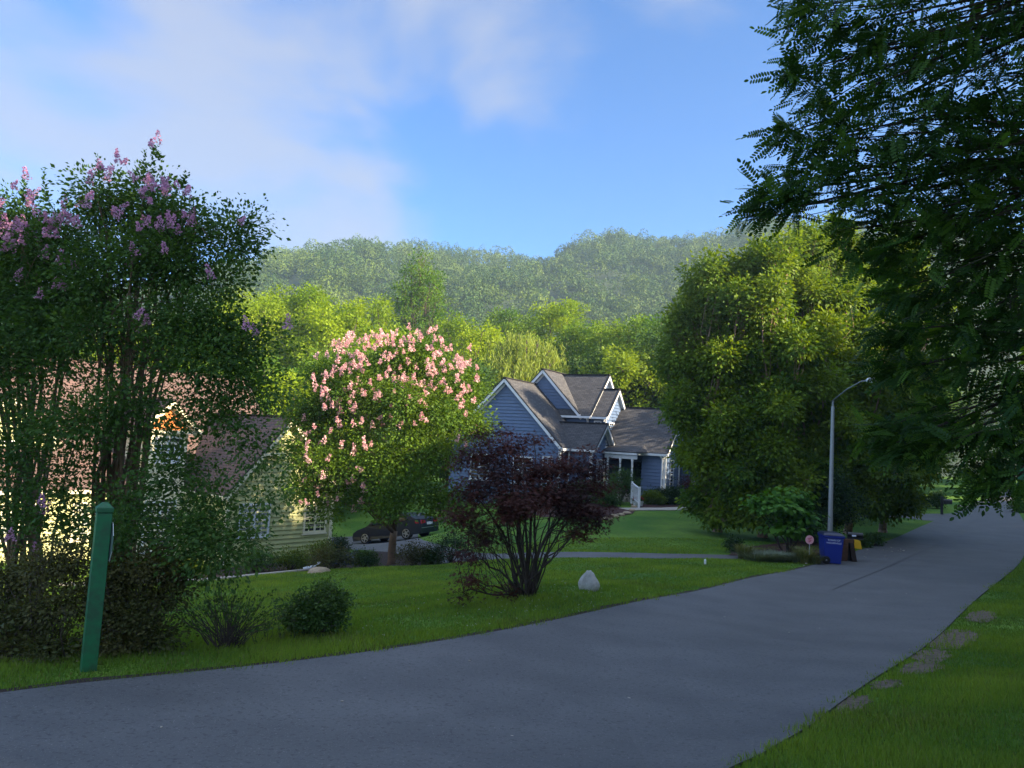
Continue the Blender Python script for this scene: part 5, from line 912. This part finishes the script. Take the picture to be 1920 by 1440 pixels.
b = onz(600, 1070, -2.1); stone('flat_rock', float(b[0]), float(b[1]), .42, M['tanstone'], 'flat tan rock at the edge of the dark mulch bed', 'rock', dz=.0, sq=(1.1, .6, .35), seed=78)
# shrubs round the yellow house
for i, (px, pyb, z, h, w, lm, lab) in enumerate([
    (545, 1060, -2.6, .75, .75, 'limeleaf', 'yellow-green shrub against the yellow house wall'), (602, 1045, -2.6, .95, .75, 'limeleaf', 'yellow-green shrub under the corner of the yellow house'), (633, 1040, -2.6, 1.15, .62, 'boxleaf', 'near-black shrub beside the corner of the yellow house'),
    (622, 1066, -2.25, .75, .95, 'shrubleaf', 'low brownish shrub in the dark mulch bed, left of the tarp'), (683, 1063, -2.3, .6, .62, 'shrubgreen', 'low dark green shrub left of the tan trunk'), (775, 1050, -2.25, .85, .9, 'shrubleaf', 'low dark shrub right of the tan trunk'), (808, 1048, -2.2, .6, .6, 'shrubgreen', 'small shrub at the right end of the dark mulch bed'),
    (350, 1068, -2.4, .7, .7, 'limeleaf', 'small yellow-green shrub by the pale walk'), (480, 1058, -2.5, .9, .9, 'shrubgreen', 'green shrub under the curtained window of the yellow house'), (845, 1040, -2.0, 1.1, 1.1, 'boxleaf', 'dark bush by the driveway between the two trees')]):
    shrub('garden_shrub', px, pyb, z, h, w, lm, lab, 900+i, 260, 15, .055, cr=.07)
# flower beds along the front of the yellow house
def tarp():
    b = onz(663, 1040, -2.5); x, y = float(b[0]), float(b[1]); z0 = G(x, y); g = np.linspace(-1, 1, 26); X, Y = np.meshgrid(g, g); r = np.sqrt(X**2+Y**2); Z = .46*np.clip(1-r**2, 0, 1)**.6*(1+.15*np.sin(9*X+3*Y)+.1*np.sin(14*Y))+.02*np.sin(20*X)
    i = np.arange(X.size).reshape(X.shape); F = np.stack([i[:-1, :-1], i[:-1, 1:], i[1:, 1:], i[1:, :-1]], -1).reshape(-1, 4); V = np.stack([X.ravel()*.85, Y.ravel()*.5, Z.ravel()+.02], 1)
    o = npmesh('tarp', V, F, mat('navy_tarp', (.02, .035, .085), .35), None, smooth=True); md = o.modifiers.new('s', 'SOLIDIFY'); md.thickness = .01; o.location = (x, y, z0); tag(o, 'dark blue tarp heaped beside the driveway behind the dark shrub', 'tarp')
tarp()
def downspout_end():
    b = onz(582, 1060, -2.45); x, y = float(b[0]), float(b[1]); z0 = G(x, y); mb = MB(); mb.tube([(.28, .1, .30), (.26, .08, .22), (.16, .02, .14), (-.22, -.12, .05)], [.055, .055, .05, .05], 10); o = mb.build('downspout_elbow', M['white'], None, smooth=True); o.location = (x, y, z0); tag(o, 'white elbow-shaped drain spout lying in the mulch before the yellow house', 'drain spout')
downspout_end()

# ------------------------------------------------------------------ vehicles
def vehicle(name, loc, rz, prof, glass, W_, wheels, wr, paint, label, cat, extra=None):
    """prof: side outline (x,z) clockwise from the front sill; glass: list of side window outlines; body narrows above the belt"""
    root = empty(name, loc, rz, label, cat); hwf = lambda z, x: (W_/2)*(1-.16*max(0, (z-.92))/.55)*(1-.10*max(0, abs(x)-1.7)**1.3) if cat == 'car' else (W_/2)*(1-.10*max(0, (z-1.15))/.8)*(1-.03*max(0, abs(x)-2.2))
    mb = MB(); n = len(prof); Lf = [(x, -hwf(z, x), z) for x, z in prof]; Rt = [(x, hwf(z, x), z) for x, z in prof]
    for k in range(n): j = (k+1) % n; mb.quad(Lf[k], Lf[j], Rt[j], Rt[k])
    mb.quad(*Lf[::-1]); mb.quad(*Rt); body = mb.build('body', M[paint], root, bevel=.035)
    for side in (-1, 1):
        for g in glass:
            m2 = MB(); pts = [(x, side*(hwf(z, x)+.012), z) for x, z in g]; m2.quad(*(pts if side > 0 else pts[::-1])); m2.build('side_window', M['glass'], root)
    for side in (-1, 1):
        for wx in wheels:
            m2 = MB(); yy_ = side*(W_/2-.10); m2.tube([(wx, yy_-.10*side, wr), (wx, yy_+.105*side, wr)], wr, 28); ty = m2.build('tyre', M['black'], root, bevel=.02)
            m3 = MB(); m3.tube([(wx, yy_+.09*side, wr), (wx, yy_+.112*side, wr)], wr*.30, 16)
            for k in range(5):
                a = k*2*math.pi/5; m3.beam((wx+.2*wr*math.cos(a), yy_+.109*side, wr+.2*wr*math.sin(a)), (wx+.66*wr*math.cos(a), yy_+.109*side, wr+.66*wr*math.sin(a)), .055, .014, (0, 1, 0))
            m3.tube([(wx+wr*.66*math.cos(a), yy_+.109*side, wr+wr*.66*math.sin(a)) for a in np.linspace(0, 2*math.pi, 25)], .016, 6, False); m3.build('rim', M['chrome'], ty)
    if extra: extra(root, hwf)
    return root
def sedan_extra(root, hwf):
    def q(name, pts, m, off=(0, 0, 0)): m2 = MB(); m2.quad(*pts); return m2.build(name, M[m], root)
    q('rear_window', [(-1.52, -.56, 1.30), (-2.02, -.66, .99), (-2.02, .66, .99), (-1.52, .56, 1.30)][::-1], 'glass'); bpy.data.objects['rear_window'].location = (-.012, 0, .022)
    q('windscreen', [(.62, -.60, 1.32), (1.28, -.72, .96), (1.28, .72, .96), (.62, .60, 1.32)], 'glass'); bpy.data.objects['windscreen'].location = (.012, 0, .022)
    for s in (-1, 1): m2 = MB(); m2.hexa([(-2.375, s*.40, .76), (-2.365, s*.82, .74), (-2.02, s*.905, .80), (-2.02, s*.80, .80), (-2.28, s*.40, .78)], [(-2.36, s*.40, .90), (-2.34, s*.80, .94), (-2.02, s*.890, .93), (-2.02, s*.80, .95), (-2.28, s*.40, .90)]); m2.build('tail_light', M['tail'], root)
    m2 = MB(); m2.box(-2.36, -2.335, -.26, .26, .66, .80); m2.build('licence_plate', M['plate'], root); m2 = MB(); m2.box(-2.365, -2.34, -.78, .78, .505, .53); m2.build('bumper_strip', M['chrome'], root)
    for s in (-1, 1): m2 = MB(); m2.box(.72, .92, s*.92-.07, s*.92+.07, .98, 1.10); m2.build('mirror', M['carpaint'], root, bevel=.02)
sed = [(2.30, .22), (2.34, .45), (2.26, .66), (1.95, .80), (1.30, .93), (.60, 1.34), (0, 1.45), (-.7, 1.44), (-1.50, 1.32), (-2.05, 1.02), (-2.32, .99), (-2.35, .62), (-2.30, .25), (-1.75, .22), (1.75, .20)]
sgl = [[(1.08, .95), (.55, 1.28), (.02, 1.37), (.0, .95)], [(-.06, .95), (-.06, 1.37), (-.72, 1.36), (-1.0, .97)], [(-1.06, .98), (-.80, 1.34), (-1.30, 1.28), (-1.62, 1.02)]]
b = at(741, 1034, 41.2); x, y = float(b[0]), 41.2; z0 = G(x, y)
_a = rad(180-28); _f = G(x+1.42*math.cos(_a), y+1.42*math.sin(_a)); _r = G(x-1.38*math.cos(_a), y-1.38*math.sin(_a)); z0 = (_f+_r)/2
SD = vehicle('parked_sedan', (x, y, z0+.015), _a, sed, sgl, 1.80, (1.42, -1.38), .33, 'carpaint', 'dark sedan parked on the driveway behind the pink flowering tree', 'car', sedan_extra); SD.rotation_euler = (0, -math.atan2(_f-_r, 2.8), _a)
pick = [(2.75, .45), (2.8, .95), (2.65, 1.12), (1.55, 1.22), (.85, 1.82), (.1, 1.88), (-.55, 1.86), (-.72, 1.20), (-2.7, 1.18), (-2.75, .5)]
pgl = [[(1.42, 1.24), (.82, 1.74), (.40, 1.77), (.38, 1.24)], [(.30, 1.24), (.32, 1.77), (-.45, 1.76), (-.58, 1.24)]]
b = at(1322, 890, 57); x, y = float(b[0]), 57.; z0 = G(x, y)
def pick_extra(root, hwf):
    m2 = MB(); m2.quad((.86, -.70, 1.80), (.86, .70, 1.80), (1.55, .80, 1.24), (1.55, -.80, 1.24)); o = m2.build('windscreen', M['glass'], root); o.location = (.014, 0, .018)
    for s in (-1, 1): m3 = MB(); m3.box(1.1, 1.25, s*1.02-.1, s*1.02+.1, 1.25, 1.5); m3.build('mirror', M['black'], root, bevel=.02)
    for s in (-1, 1): m3 = MB(); m3.box(2.70, 2.80, s*.72-.14, s*.72+.14, .86, 1.02); m3.build('headlight', M['chrome'], root, bevel=.02)
vehicle('pickup_truck', (x, y, z0+.02), rad(-25), pick, pgl, 1.95, (1.75, -1.65), .39, 'whitepaint', 'white truck cab showing past the right end of the blue house', 'truck', pick_extra)

# ------------------------------------------------------------------ green sign post
def signpost():
    b = onz(166, 1252, -.02); x, y = float(b[0]), float(b[1]); z0 = G(x, y); root = empty('green_sign_post', (x, y, z0), rad(35), 'green wooden post with pointed cap and edge-on sign at the left road verge', 'sign post')
    w = .068; H = 1.52; mb = MB(); a = [(-w, -w, -.3), (w, -w, -.3), (w, w, -.3), (-w, w, -.3)]; mb.hexa(a, [(p[0], p[1], H) for p in a]); mb.build('post', M['greenpost'], root, bevel=.006)
    c = MB(); cw = .076; c.hexa([(-w*.96, -w*.96, H+.002), (w*.96, -w*.96, H+.002), (w*.96, w*.96, H+.002), (-w*.96, w*.96, H+.002)], [(-w*.96, -w*.96, H+.012), (w*.96, -w*.96, H+.012), (w*.96, w*.96, H+.012), (-w*.96, w*.96, H+.012)]); c.hexa([(-cw, -cw, H+.012), (cw, -cw, H+.012), (cw, cw, H+.012), (-cw, cw, H+.012)], [(-cw, -cw, H+.055), (cw, -cw, H+.055), (cw, cw, H+.055), (-cw, cw, H+.055)])
    c.hexa([(-cw*.98, -cw*.98, H+.055), (cw*.98, -cw*.98, H+.055), (cw*.98, cw*.98, H+.055), (-cw*.98, cw*.98, H+.055)], [(-.022, -.022, H+.105), (.022, -.022, H+.105), (.022, .022, H+.105), (-.022, .022, H+.105)]); c.build('cap', M['greenpost'], root, bevel=.004)
    # octagonal plate on the far right face, seen from behind and edge-on
    pts = []; R0 = .20; cz = H-.28; ox = w+.008
    for k in range(8): a_ = rad(22.5+45*k); pts.append((R0*math.cos(a_), R0*math.sin(a_)))
    pl = MB(); pl.hexa([(ox, p[0], cz+p[1]) for p in pts], [(ox+.004, p[0], cz+p[1]) for p in pts]); so_ = pl.build('sign_plate', M['signback'], root); rm_ = MB()
    for k in range(8): p, q = pts[k], pts[(k+1) % 8]; rm_.beam((ox+.002, p[0], cz+p[1]), (ox+.002, q[0], cz+q[1]), .004, .008)
    rm_.build('plate_edge', M['signedge'], so_)
signpost()
rp = empty('green_sign_post', (0, 0, 0), rad(-35), 'sliver of a green hanging sign board at the extreme right edge of the photo', 'sign post')
p_ = at(1936, 900, 15.2); rp.location = (float(p_[0]), 15.2, G(float(p_[0]), 15.2)); h_ = 2.02-rp.location.z; mb = MB(); mb.box(-.05, .05, -.05, .05, -.3, h_+.75); mb.build('post', M['bindark'], rp, bevel=.005); mb = MB(); mb.box(-.26, -.055, -.02, .02, h_, h_+.62); mb.box(.055, .26, -.02, .02, h_, h_+.62); mb.box(-.055, .055, -.07, -.051, h_, h_+.62); mb.build('sign_plate', M['greenpost'], rp)

# ------------------------------------------------------------------ street lamp
def lamp():
    b = at(1556, 1012, 28.6); x, y = float(b[0]), 28.6; z0 = G(x, y); root = empty('street_lamp', (x, y, z0), 0, 'slim grey street lamp pole with an angled arm and small white head', 'street lamp')
    topz = float(at(1559, 762, 28.6)[2])-z0; mb = MB(); mb.tube([(0, 0, -.2), (0, 0, .1), (0, 0, topz)], [.10, .098, .062], 14); mb.build('pole', M['galv'], root, smooth=False); mb = MB(); mb.tube([(0, 0, .0), (0, 0, .45), (0, 0, .5)], [.17, .16, .12], 14); mb.build('base_collar', M['tanstone'], root)
    e = at(1625, 714, 27.2)-np.array([x, y, z0]); m0 = at(1560, 752, 28.6)-np.array([x, y, z0]); mb = MB(); mb.tube([(0, 0, topz-.05), (0, 0, topz+.25)], .04, 10); mb.build('stub', M['armmetal'], root)
    p = [m0, m0+(e-m0)*.45+np.array([0, 0, .12]), m0+(e-m0)*.85+np.array([0, 0, .10]), e]; mb = MB(); mb.tube(p, .026, 8); mb.build('arm', M['armmetal'], root, smooth=True)
    d = norm(((e-m0)*[1, 1, 0])[None])[0]; h = MB(); h.tube([e, e+d*.06+[0, 0, .02], e+d*.30+[0, 0, .0], e+d*.42+[0, 0, -.01]], [.05, .085, .095, .03], 12); h.build('lamp_head', M['white'], root, smooth=True)
lamp()

# ------------------------------------------------------------------ bins, mailbox and signs at the corner
def text(body, size, loc, rot, m, parent, name='lettering'):
    c = bpy.data.curves.new(name, 'FONT'); c.body = body; c.size = size; c.align_x = 'CENTER'; c.extrude = .002; t_ = bpy.data.objects.new(name, c); COL.objects.link(t_); dg = bpy.context.evaluated_depsgraph_get(); me = bpy.data.meshes.new_from_object(t_.evaluated_get(dg)); bpy.data.objects.remove(t_)
    me.materials.clear(); me.materials.append(m); o = bpy.data.objects.new(name, me); COL.objects.link(o); o.parent = parent; o.location = loc; o.rotation_euler = rot; return o
def cart():
    b = at(1557, 1059, 25.2); x, y = float(b[0]), 25.2; z0 = G(x, y)+.03; root = empty('recycling_cart', (x, y, z0), rad(-8), 'blue wheeled recycling cart with white lettering at the road edge', 'bin')
    mb = MB(); a, c = .29, .33; T_, B_ = .98, .02
    mb.hexa([(-a+.02, -c+.04, B_), (a-.03, -c+.04, B_), (a-.03, c-.04, B_), (-a+.02, c-.04, B_)], [(-a-.03, -c-.02, T_-.12), (a+.03, -c-.02, T_-.12), (a+.03, c+.02, T_-.12), (-a-.03, c+.02, T_-.12)]); mb.hexa([(-a-.055, -c-.045, T_-.12+.002), (a+.055, -c-.045, T_-.118), (a+.055, c+.045, T_-.118), (-a-.055, c+.045, T_-.118)], [(-a-.06, -c-.05, T_-.03), (a+.06, -c-.05, T_-.03), (a+.06, c+.05, T_-.03), (-a-.06, c+.05, T_-.03)])
    mb.build('body', M['binblue'], root, bevel=.025); mb = MB(); mb.hexa([(-a-.09, -c-.07, T_-.028), (a+.08, -c-.07, T_-.028), (a+.08, c+.07, T_-.028), (-a-.09, c+.07, T_-.028)], [(-a+.02, -c+.05, T_+.06), (a-.06, -c+.05, T_+.06), (a-.06, c-.05, T_+.06), (-a+.02, c-.05, T_+.06)]); lid = mb.build('lid', M['bindark'], root, bevel=.02)
    mb = MB(); mb.tube([(a+.06, -.22, T_-.08), (a+.13, -.22, T_-.10), (a+.13, .22, T_-.10), (a+.06, .22, T_-.08)], .016, 8); mb.build('handle', M['bindark'], root)
    for s in (-1, 1):
        mb = MB(); mb.tube([(-a+.06, s*(c-.02)-.035, .13), (-a+.06, s*(c-.02)+.035, .13)], .13, 22); w_ = mb.build('wheel', M['black'], root, bevel=.01); mb = MB(); mb.tube([(-a+.06, s*(c-.02)+s*.034, .13), (-a+.06, s*(c-.02)+s*.044, .13)], .028, 12); mb.build('hubcap', M['chrome'], w_)
    tilt = math.atan2(.06, T_-.14); text('TOWN OF', .085, (0, -c-.024, .77), (rad(90)+tilt*.9, 0, 0), M['lettering'], root); text('WEAVERVILLE', .078, (0, -c-.018, .68), (rad(90)+tilt*.9, 0, 0), M['lettering'], root)
cart()
def mailbox():
    b = at(1589, 1057, 26.0); x, y = float(b[0]), 26.0; z0 = G(x, y)+.03; root = empty('mailbox_stand', (x, y, z0), rad(-12), 'brown mailbox stand with black box and yellow newspaper box, right of the blue cart', 'mailbox')
    mb = MB(); mb.hexa([(-.24, -.2, 0), (-.05, -.2, 0), (-.05, .2, 0), (-.24, .2, 0)], [(-.20, -.2, .64), (-.02, -.2, .64), (-.02, .2, .64), (-.20, .2, .64)]); mb.box(-.22, .16, -.21, .21, .642, .76); mb.build('front_board', M['brownwood'], root, bevel=.006)
    mb = MB(); mb.hexa([(.10, -.2, 0), (.27, -.2, 0), (.27, .2, 0), (.10, .2, 0)], [(.02, -.19, .64), (.15, -.19, .64), (.15, .19, .64), (.02, .19, .64)]); mb.build('rear_board', M['darkwood'], root, bevel=.006); mb = MB(); mb.box(-.05, .10, .0, .04, 0, .6); mb.build('dark_slot', M['black'], root)  # black sheet stands in for the dark slot between the boards
    mb = MB(); pr = [(-.10*math.cos(a), .10*math.sin(a)) for a in np.linspace(0, math.pi, 9)]; A = [(-.02, -.10, .765), (-.02, .10, .765)]+[(-.02, -p[0]*1.0, .90+p[1]) for p in pr][::-1]; mb.hexa(A, [(p[0]+.50, p[1], p[2]) for p in A]); box_ = mb.build('mailbox', M['mailblack'], root, bevel=.006)
    mb = MB(); mb.box(.10, .24, -.108, -.102, .86, .92); mb.build('number_plate', M['lettering'], box_); mb = MB(); mb.hexa([(.17, -.20, .47), (.42, -.20, .44), (.42, .05, .44), (.17, .05, .47)], [(.17, -.20, .76), (.36, -.20, .74), (.36, .05, .74), (.17, .05, .76)]); mb.build('newspaper_box', M['yellowplastic'], root, bevel=.012)
mailbox()
def disc_sign():
    b = at(1517, 1052, 25.0); x, y = float(b[0]), 25.0; z0 = G(x, y); root = empty('garden_sign', (x, y, z0), rad(4), 'small round pink sign on a stake in the ornamental grass', 'sign'); h = float(at(1517, 1012, 25.0)[2])-z0
    mb = MB(); mb.tube([(0, 0, -.1), (0, 0, h-.1)], .012, 6); mb.build('stake', M['galv'], root); mb = MB(); mb.tube([(0, -.012, h), (0, .004, h)], .145, 28); d = mb.build('disc', M['pinksign'], root)
    mb = MB()
    for z, w_, r_ in ((.055, .075, .4), (.02, .05, .4), (-.03, .06, .3), (-.06, .03, .3)): mb.beam((-w_, -.016, h+z-.02), (w_, -.016, h+z+.02), .004, .018, (0, 0, 1))
    mb.build('marks', M['redink'], d)
disc_sign()
def far_mailbox():
    b = at(1766, 958, 54); x, y = float(b[0]), 54.; z0 = G(x, y); root = empty('roadside_mailbox', (x, y, z0), rad(-30), 'dark mailbox on a dark post beside the side driveway far up the lane', 'mailbox'); mb = MB(); mb.box(-.09, .09, -.09, .09, -.2, 1.3); mb.build('post', M['mailblack'], root, bevel=.01)
    A = [(.10, -.13, .80), (.10, .13, .80), (.10, .13, 1.02)]+[(.10, .13*math.cos(a), 1.02+.13*math.sin(a)) for a in np.linspace(.3, math.pi-.3, 6)]+[(.10, -.13, 1.02)]; mb = MB(); mb.hexa(A, [(p[0]+.55, p[1], p[2]) for p in A]); mb.build('box', M['mailblack'], root, bevel=.008)
far_mailbox()
b = onz(1322, 1058, -1.0); x, y = float(b[0]), float(b[1]); mb = MB(); mb.tube([(0, 0, -.1), (0, 0, .13), (0, 0, .16)], [.035, .035, .02], 10); o = mb.build('survey_marker', M['white']); o.location = (x, y, G(x, y)); tag(o, 'tiny white marker peg in the grass below the driveway', 'marker peg')
# redbud, ornamental grasses and lavender
def redbud():
    p0 = at(1478, 1030, 27.2); x, y = float(p0[0]), 27.2; z0 = G(x, y); rng = np.random.default_rng(950); root = empty('redbud_tree', (x, y, z0), 0, 'small bright green broad-leaved tree just left of the lamp pole', 'tree')
    lb = [(l[0]-x, l[1]-y, l[2]-z0, *l[3:]) for l in pxlobes([(1440, 935, 27, 34, 1, .35), (1480, 925, 27.2, 36, 1, .35), (1510, 945, 27, 26, 1, .35), (1425, 950, 26.8, 22, 1, .3), (1465, 950, 26.8, 40, 1, .35), (1500, 970, 26.8, 32, 1, .4), (1530, 965, 27, 12, 1, .5), (1470, 985, 27, 34, 1, .6), (1510, 995, 27, 20, 1, .6), (1405, 940, 26.9, 12, 1, .4)])]
    leaves('crown', rng, lb, 210, 9, .15, M['redbud'], root, T_HEART, .14, .5, .5, flat=.45, upn=.85); mb = MB()
    for l in lb: mb.tube(wobble(rng, (rng.normal()*.05, 0, -.1), l[:3], 6, .03, .05), np.linspace(.035, .006, 6), 5)
    mb.build('trunk', M['bark'], root, smooth=True)
redbud()
def tuft(name, px, py, z, h, w, m, label, seed, n=260, width=.012, group=None, stiff=.35):
    b = onz(px, py, z); x, y = float(b[0]), float(b[1]); z0 = G(x, y); rng = np.random.default_rng(seed); V = []; F = []; T = []
    for k in range(n):
        an = rng.uniform(0, 6.28); r = rng.random()**.5*w*.35; c = np.array([r*math.cos(an), r*math.sin(an), -.02]); d = np.array([math.cos(an), math.sin(an), 0]); l = h*rng.uniform(.6, 1.1); out = w*rng.uniform(.2, 1)*(1-stiff); sd = np.cross(d, [0, 0, 1])*width*rng.uniform(.6, 1.3)
        i = len(V)
        for t in (0, .4, .75): p = c+d*out*t*t+np.array([0, 0, l*(t-.25*t*t)]); V += [p-sd*(1-t*.5), p+sd*(1-t*.5)]
        p = c+d*out+np.array([0, 0, l*.72]); V += [p-sd*.05, p+sd*.05]
        for q in range(3): F.append([i+2*q, i+2*q+1, i+2*q+3, i+2*q+2]); T.append(rng.random())
    o = npmesh(name, np.array(V), np.array(F), M[m], None, np.array(T)); o.location = (x, y, z0); tag(o, label, 'plant', group); return o
tuft('ornamental_grass', 1510, 1055, -1.05, .75, .75, 'dryblade', 'arching ornamental grass clump around the stake of the pink sign', 960, 420)
tuft('ornamental_grass', 1396, 1049, -1.15, .7, .6, 'dryblade', 'pale ornamental grass clump at the left end of the corner bed', 961, 300)
tuft('ornamental_grass', 1528, 1057, -1.05, .45, .5, 'dryblade', 'brownish grass clump between the pink sign and the blue cart', 962, 260)
for i, (px, py, w) in enumerate([(1415, 1051, .9), (1442, 1052, .9), (1468, 1053, .8), (1490, 1055, .6), (1430, 1048, .9), (1456, 1049, .9)]):
    tuft('lavender_clump', px, py, -1.1, .42, w, 'lavender', 'grey-green lavender clump in the row left of the bins', 965+i, 420, .010, 'lavender clumps by the corner', .2)
for i, (px, py, lm, lab) in enumerate([(1378, 1033, 'boxleaf', 'small dark bush at the left end of the corner bed'), (1640, 1022, 'shrubgreen', 'low green plant right of the yellow newspaper box'), (1618, 1026, 'shrubgreen', 'low green plant touching the yellow newspaper box'), (1560, 1035, 'shrubgreen', 'leafy shrub behind the blue cart'), (1548, 1020, 'shrubgreen', 'shrub between the lamp pole and the redbud')]):
    shrub('bed_shrub', px, py, -1.1, .5 if i < 3 else .85, .45 if i < 3 else .6, lm, lab, 975+i, 120, 12, .07, cr=.06)
for i in range(26):
    px, py = 1500+R.uniform(0, 190), 1030+R.uniform(-10, 22); b = onz(1505+(px-1500), 1062-(px-1500)*.16+R.uniform(-14, 8), -1.05); x, y = float(b[0]), float(b[1])
    stone('pebble', x, y, R.uniform(.02, .05), M['concrete'], 'small pale pebble scattered on the asphalt near the bins', 'pebble', 'pebbles near the bins', .035, (1, .8, .5), 40+i, sub=1)

for i, (px, py) in enumerate([(1537, 1161), (1705, 1222), (1480, 1175), (1605, 1094), (1700, 1085), (1890, 1065), (880, 1240), (640, 1330), (1180, 1300), (300, 1390), (1360, 1120), (960, 1390)]):
    b = onz(px, py, -.3 if px > 1400 else -.08); stone('pebble', float(b[0]), float(b[1]), .012, M['concrete'], 'tiny pale chip of stone lying on the open asphalt', 'pebble', 'stone chips on the road', .03, (1.4, .8, .5), 140+i, sub=1)

# ------------------------------------------------------------------ grass blades and clover
def grass():
    rng = np.random.default_rng(990); road = ROAD; A = []
    n = 620000; ang = rng.uniform(-.80, .80, n); r = 3.6+27.6*rng.random(n)**1.35; x = ang*r; y = r
    keep = (y > 3.4) & ~inpoly(x+.07*np.sin(x*9+y*7)+rng.normal(size=n)*.05, y+.07*np.sin(y*11-x*5)+rng.normal(size=n)*.05, road) & ~inpoly(x, y, DRIVE) & ~inpoly(x, y, BED1)
    for x0, y0, ln, wd in PATCH:
        a_ = ((x-x0)*.62+(y-y0)*.785)/ln; b_ = ((x-x0)*.785-(y-y0)*.62)/wd; d_ = a_*a_+b_*b_+.35*np.sin(x*13+y*5)*np.sin(y*17-x*7)
        keep &= ~((d_ < 1.1) & (rng.random(n) < np.clip(1.25-d_, 0, .9)))
    x, y = x[keep], y[keep]; z = gz(x, y)
    # frame test
    P = np.stack([x, y, z], 1)-E0; d = P@fw; sx = 960+FPX*(P@rt)/d; sy = 720-FPX*(P@up)/d; k = (sx > -60) & (sx < 1980) & (sy < 1500); x, y, z, d = x[k], y[k], z[k], d[k]; n = len(x)
    nz = np.sin(x*1.7+y*.6)+np.sin(x*.5-y*1.9+1)+np.sin(x*4.1+2)*np.sin(y*3.7)
    h = (.044+.014*nz+.030*rng.random(n)**2)*np.clip(1.15-.012*y, .75, 1.1); wd = (.0035+.00042*d)*rng.uniform(.7, 1.3, n)
    an = rng.uniform(0, 6.28, n); ln = rng.uniform(.1, .7, n)*h; b0 = np.stack([x, y, z-.01], 1); sd = np.stack([np.cos(an), np.sin(an), np.zeros(n)], 1)*wd[:, None]; a2 = rng.uniform(0, 6.28, n); tip = b0+np.stack([np.cos(a2)*ln, np.sin(a2)*ln, h+.01], 1)
    V = np.stack([b0-sd, b0+sd, tip], 1).reshape(-1, 3); F = np.arange(3*n).reshape(-1, 3); o = npmesh('grass', V, F, M['grassblade'], None, np.clip(.45+.18*nz+.5*(rng.random(n)-.5), 0, 1)); tag(o, 'short green grass blades on the verges and front lawn', 'grass', kind='stuff')
    dry = (rng.random(n) < .09+.45*np.clip(np.sin(x*1.1+1)*np.sin(y*1.3+x*.6), 0, 1)**3)
    V2 = V.reshape(n, 3, 3)[dry]; o = npmesh('dry_grass', V2.reshape(-1, 3)*1.0+np.array([.004, .003, .004]), np.arange(3*dry.sum()).reshape(-1, 3), M['dryblade'], None, rng.random(int(dry.sum()))); tag(o, 'straw-coloured dry blades mixed into the grass', 'grass', kind='stuff')
    m = 1500; ang = rng.uniform(-.3, .45, m); r = rng.uniform(9, 21, m); x = ang*r; y = r; c = rng.random(m) < (np.exp(-((x-1.2)**2/6+(y-13)**2/7))+np.exp(-((x-5)**2/5+(y-20.5)**2/3))*.8+.06); x, y = x[c], y[c]; k = ~inpoly(x, y, road) & ~inpoly(x, y, DRIVE); x, y = x[k], y[k]; P = np.stack([x, y, gz(x, y)+.06], 1); P = np.repeat(P, 4, 0)+rng.normal(size=(len(P)*4, 3))*.006
    V, F = stamp(T_HEART, P, rng.normal(size=P.shape), rng.normal(size=P.shape)+[0, 0, 1], np.full(len(P), .0095)); o = npmesh('clover_flowers', V, F, M['flowerwhite'], None, rng.random(len(P))); tag(o, 'tiny white clover flowers dotted in the grass', 'flowers', kind='stuff')
grass()

# ------------------------------------------------------------------ morning haze
hz_ = MB(); hz_.box(-500, 500, -90, 780, -6.5, 205); o = hz_.build('haze', bpy.data.materials.new('haze')); m = bpy.data.materials['haze']; m.use_nodes = True; t = m.node_tree; t.nodes.clear()
ou = t.nodes.new('ShaderNodeOutputMaterial'); pv = t.nodes.new('ShaderNodeVolumePrincipled'); pv.inputs['Color'].default_value = (.60, .82, 1.0, 1); pv.inputs['Density'].default_value = .00042; pv.inputs['Anisotropy'].default_value = .2; t.links.new(pv.outputs[0], ou.inputs['Volume'])
tag(o, 'thin bluish morning haze over the valley', 'haze', kind='stuff')
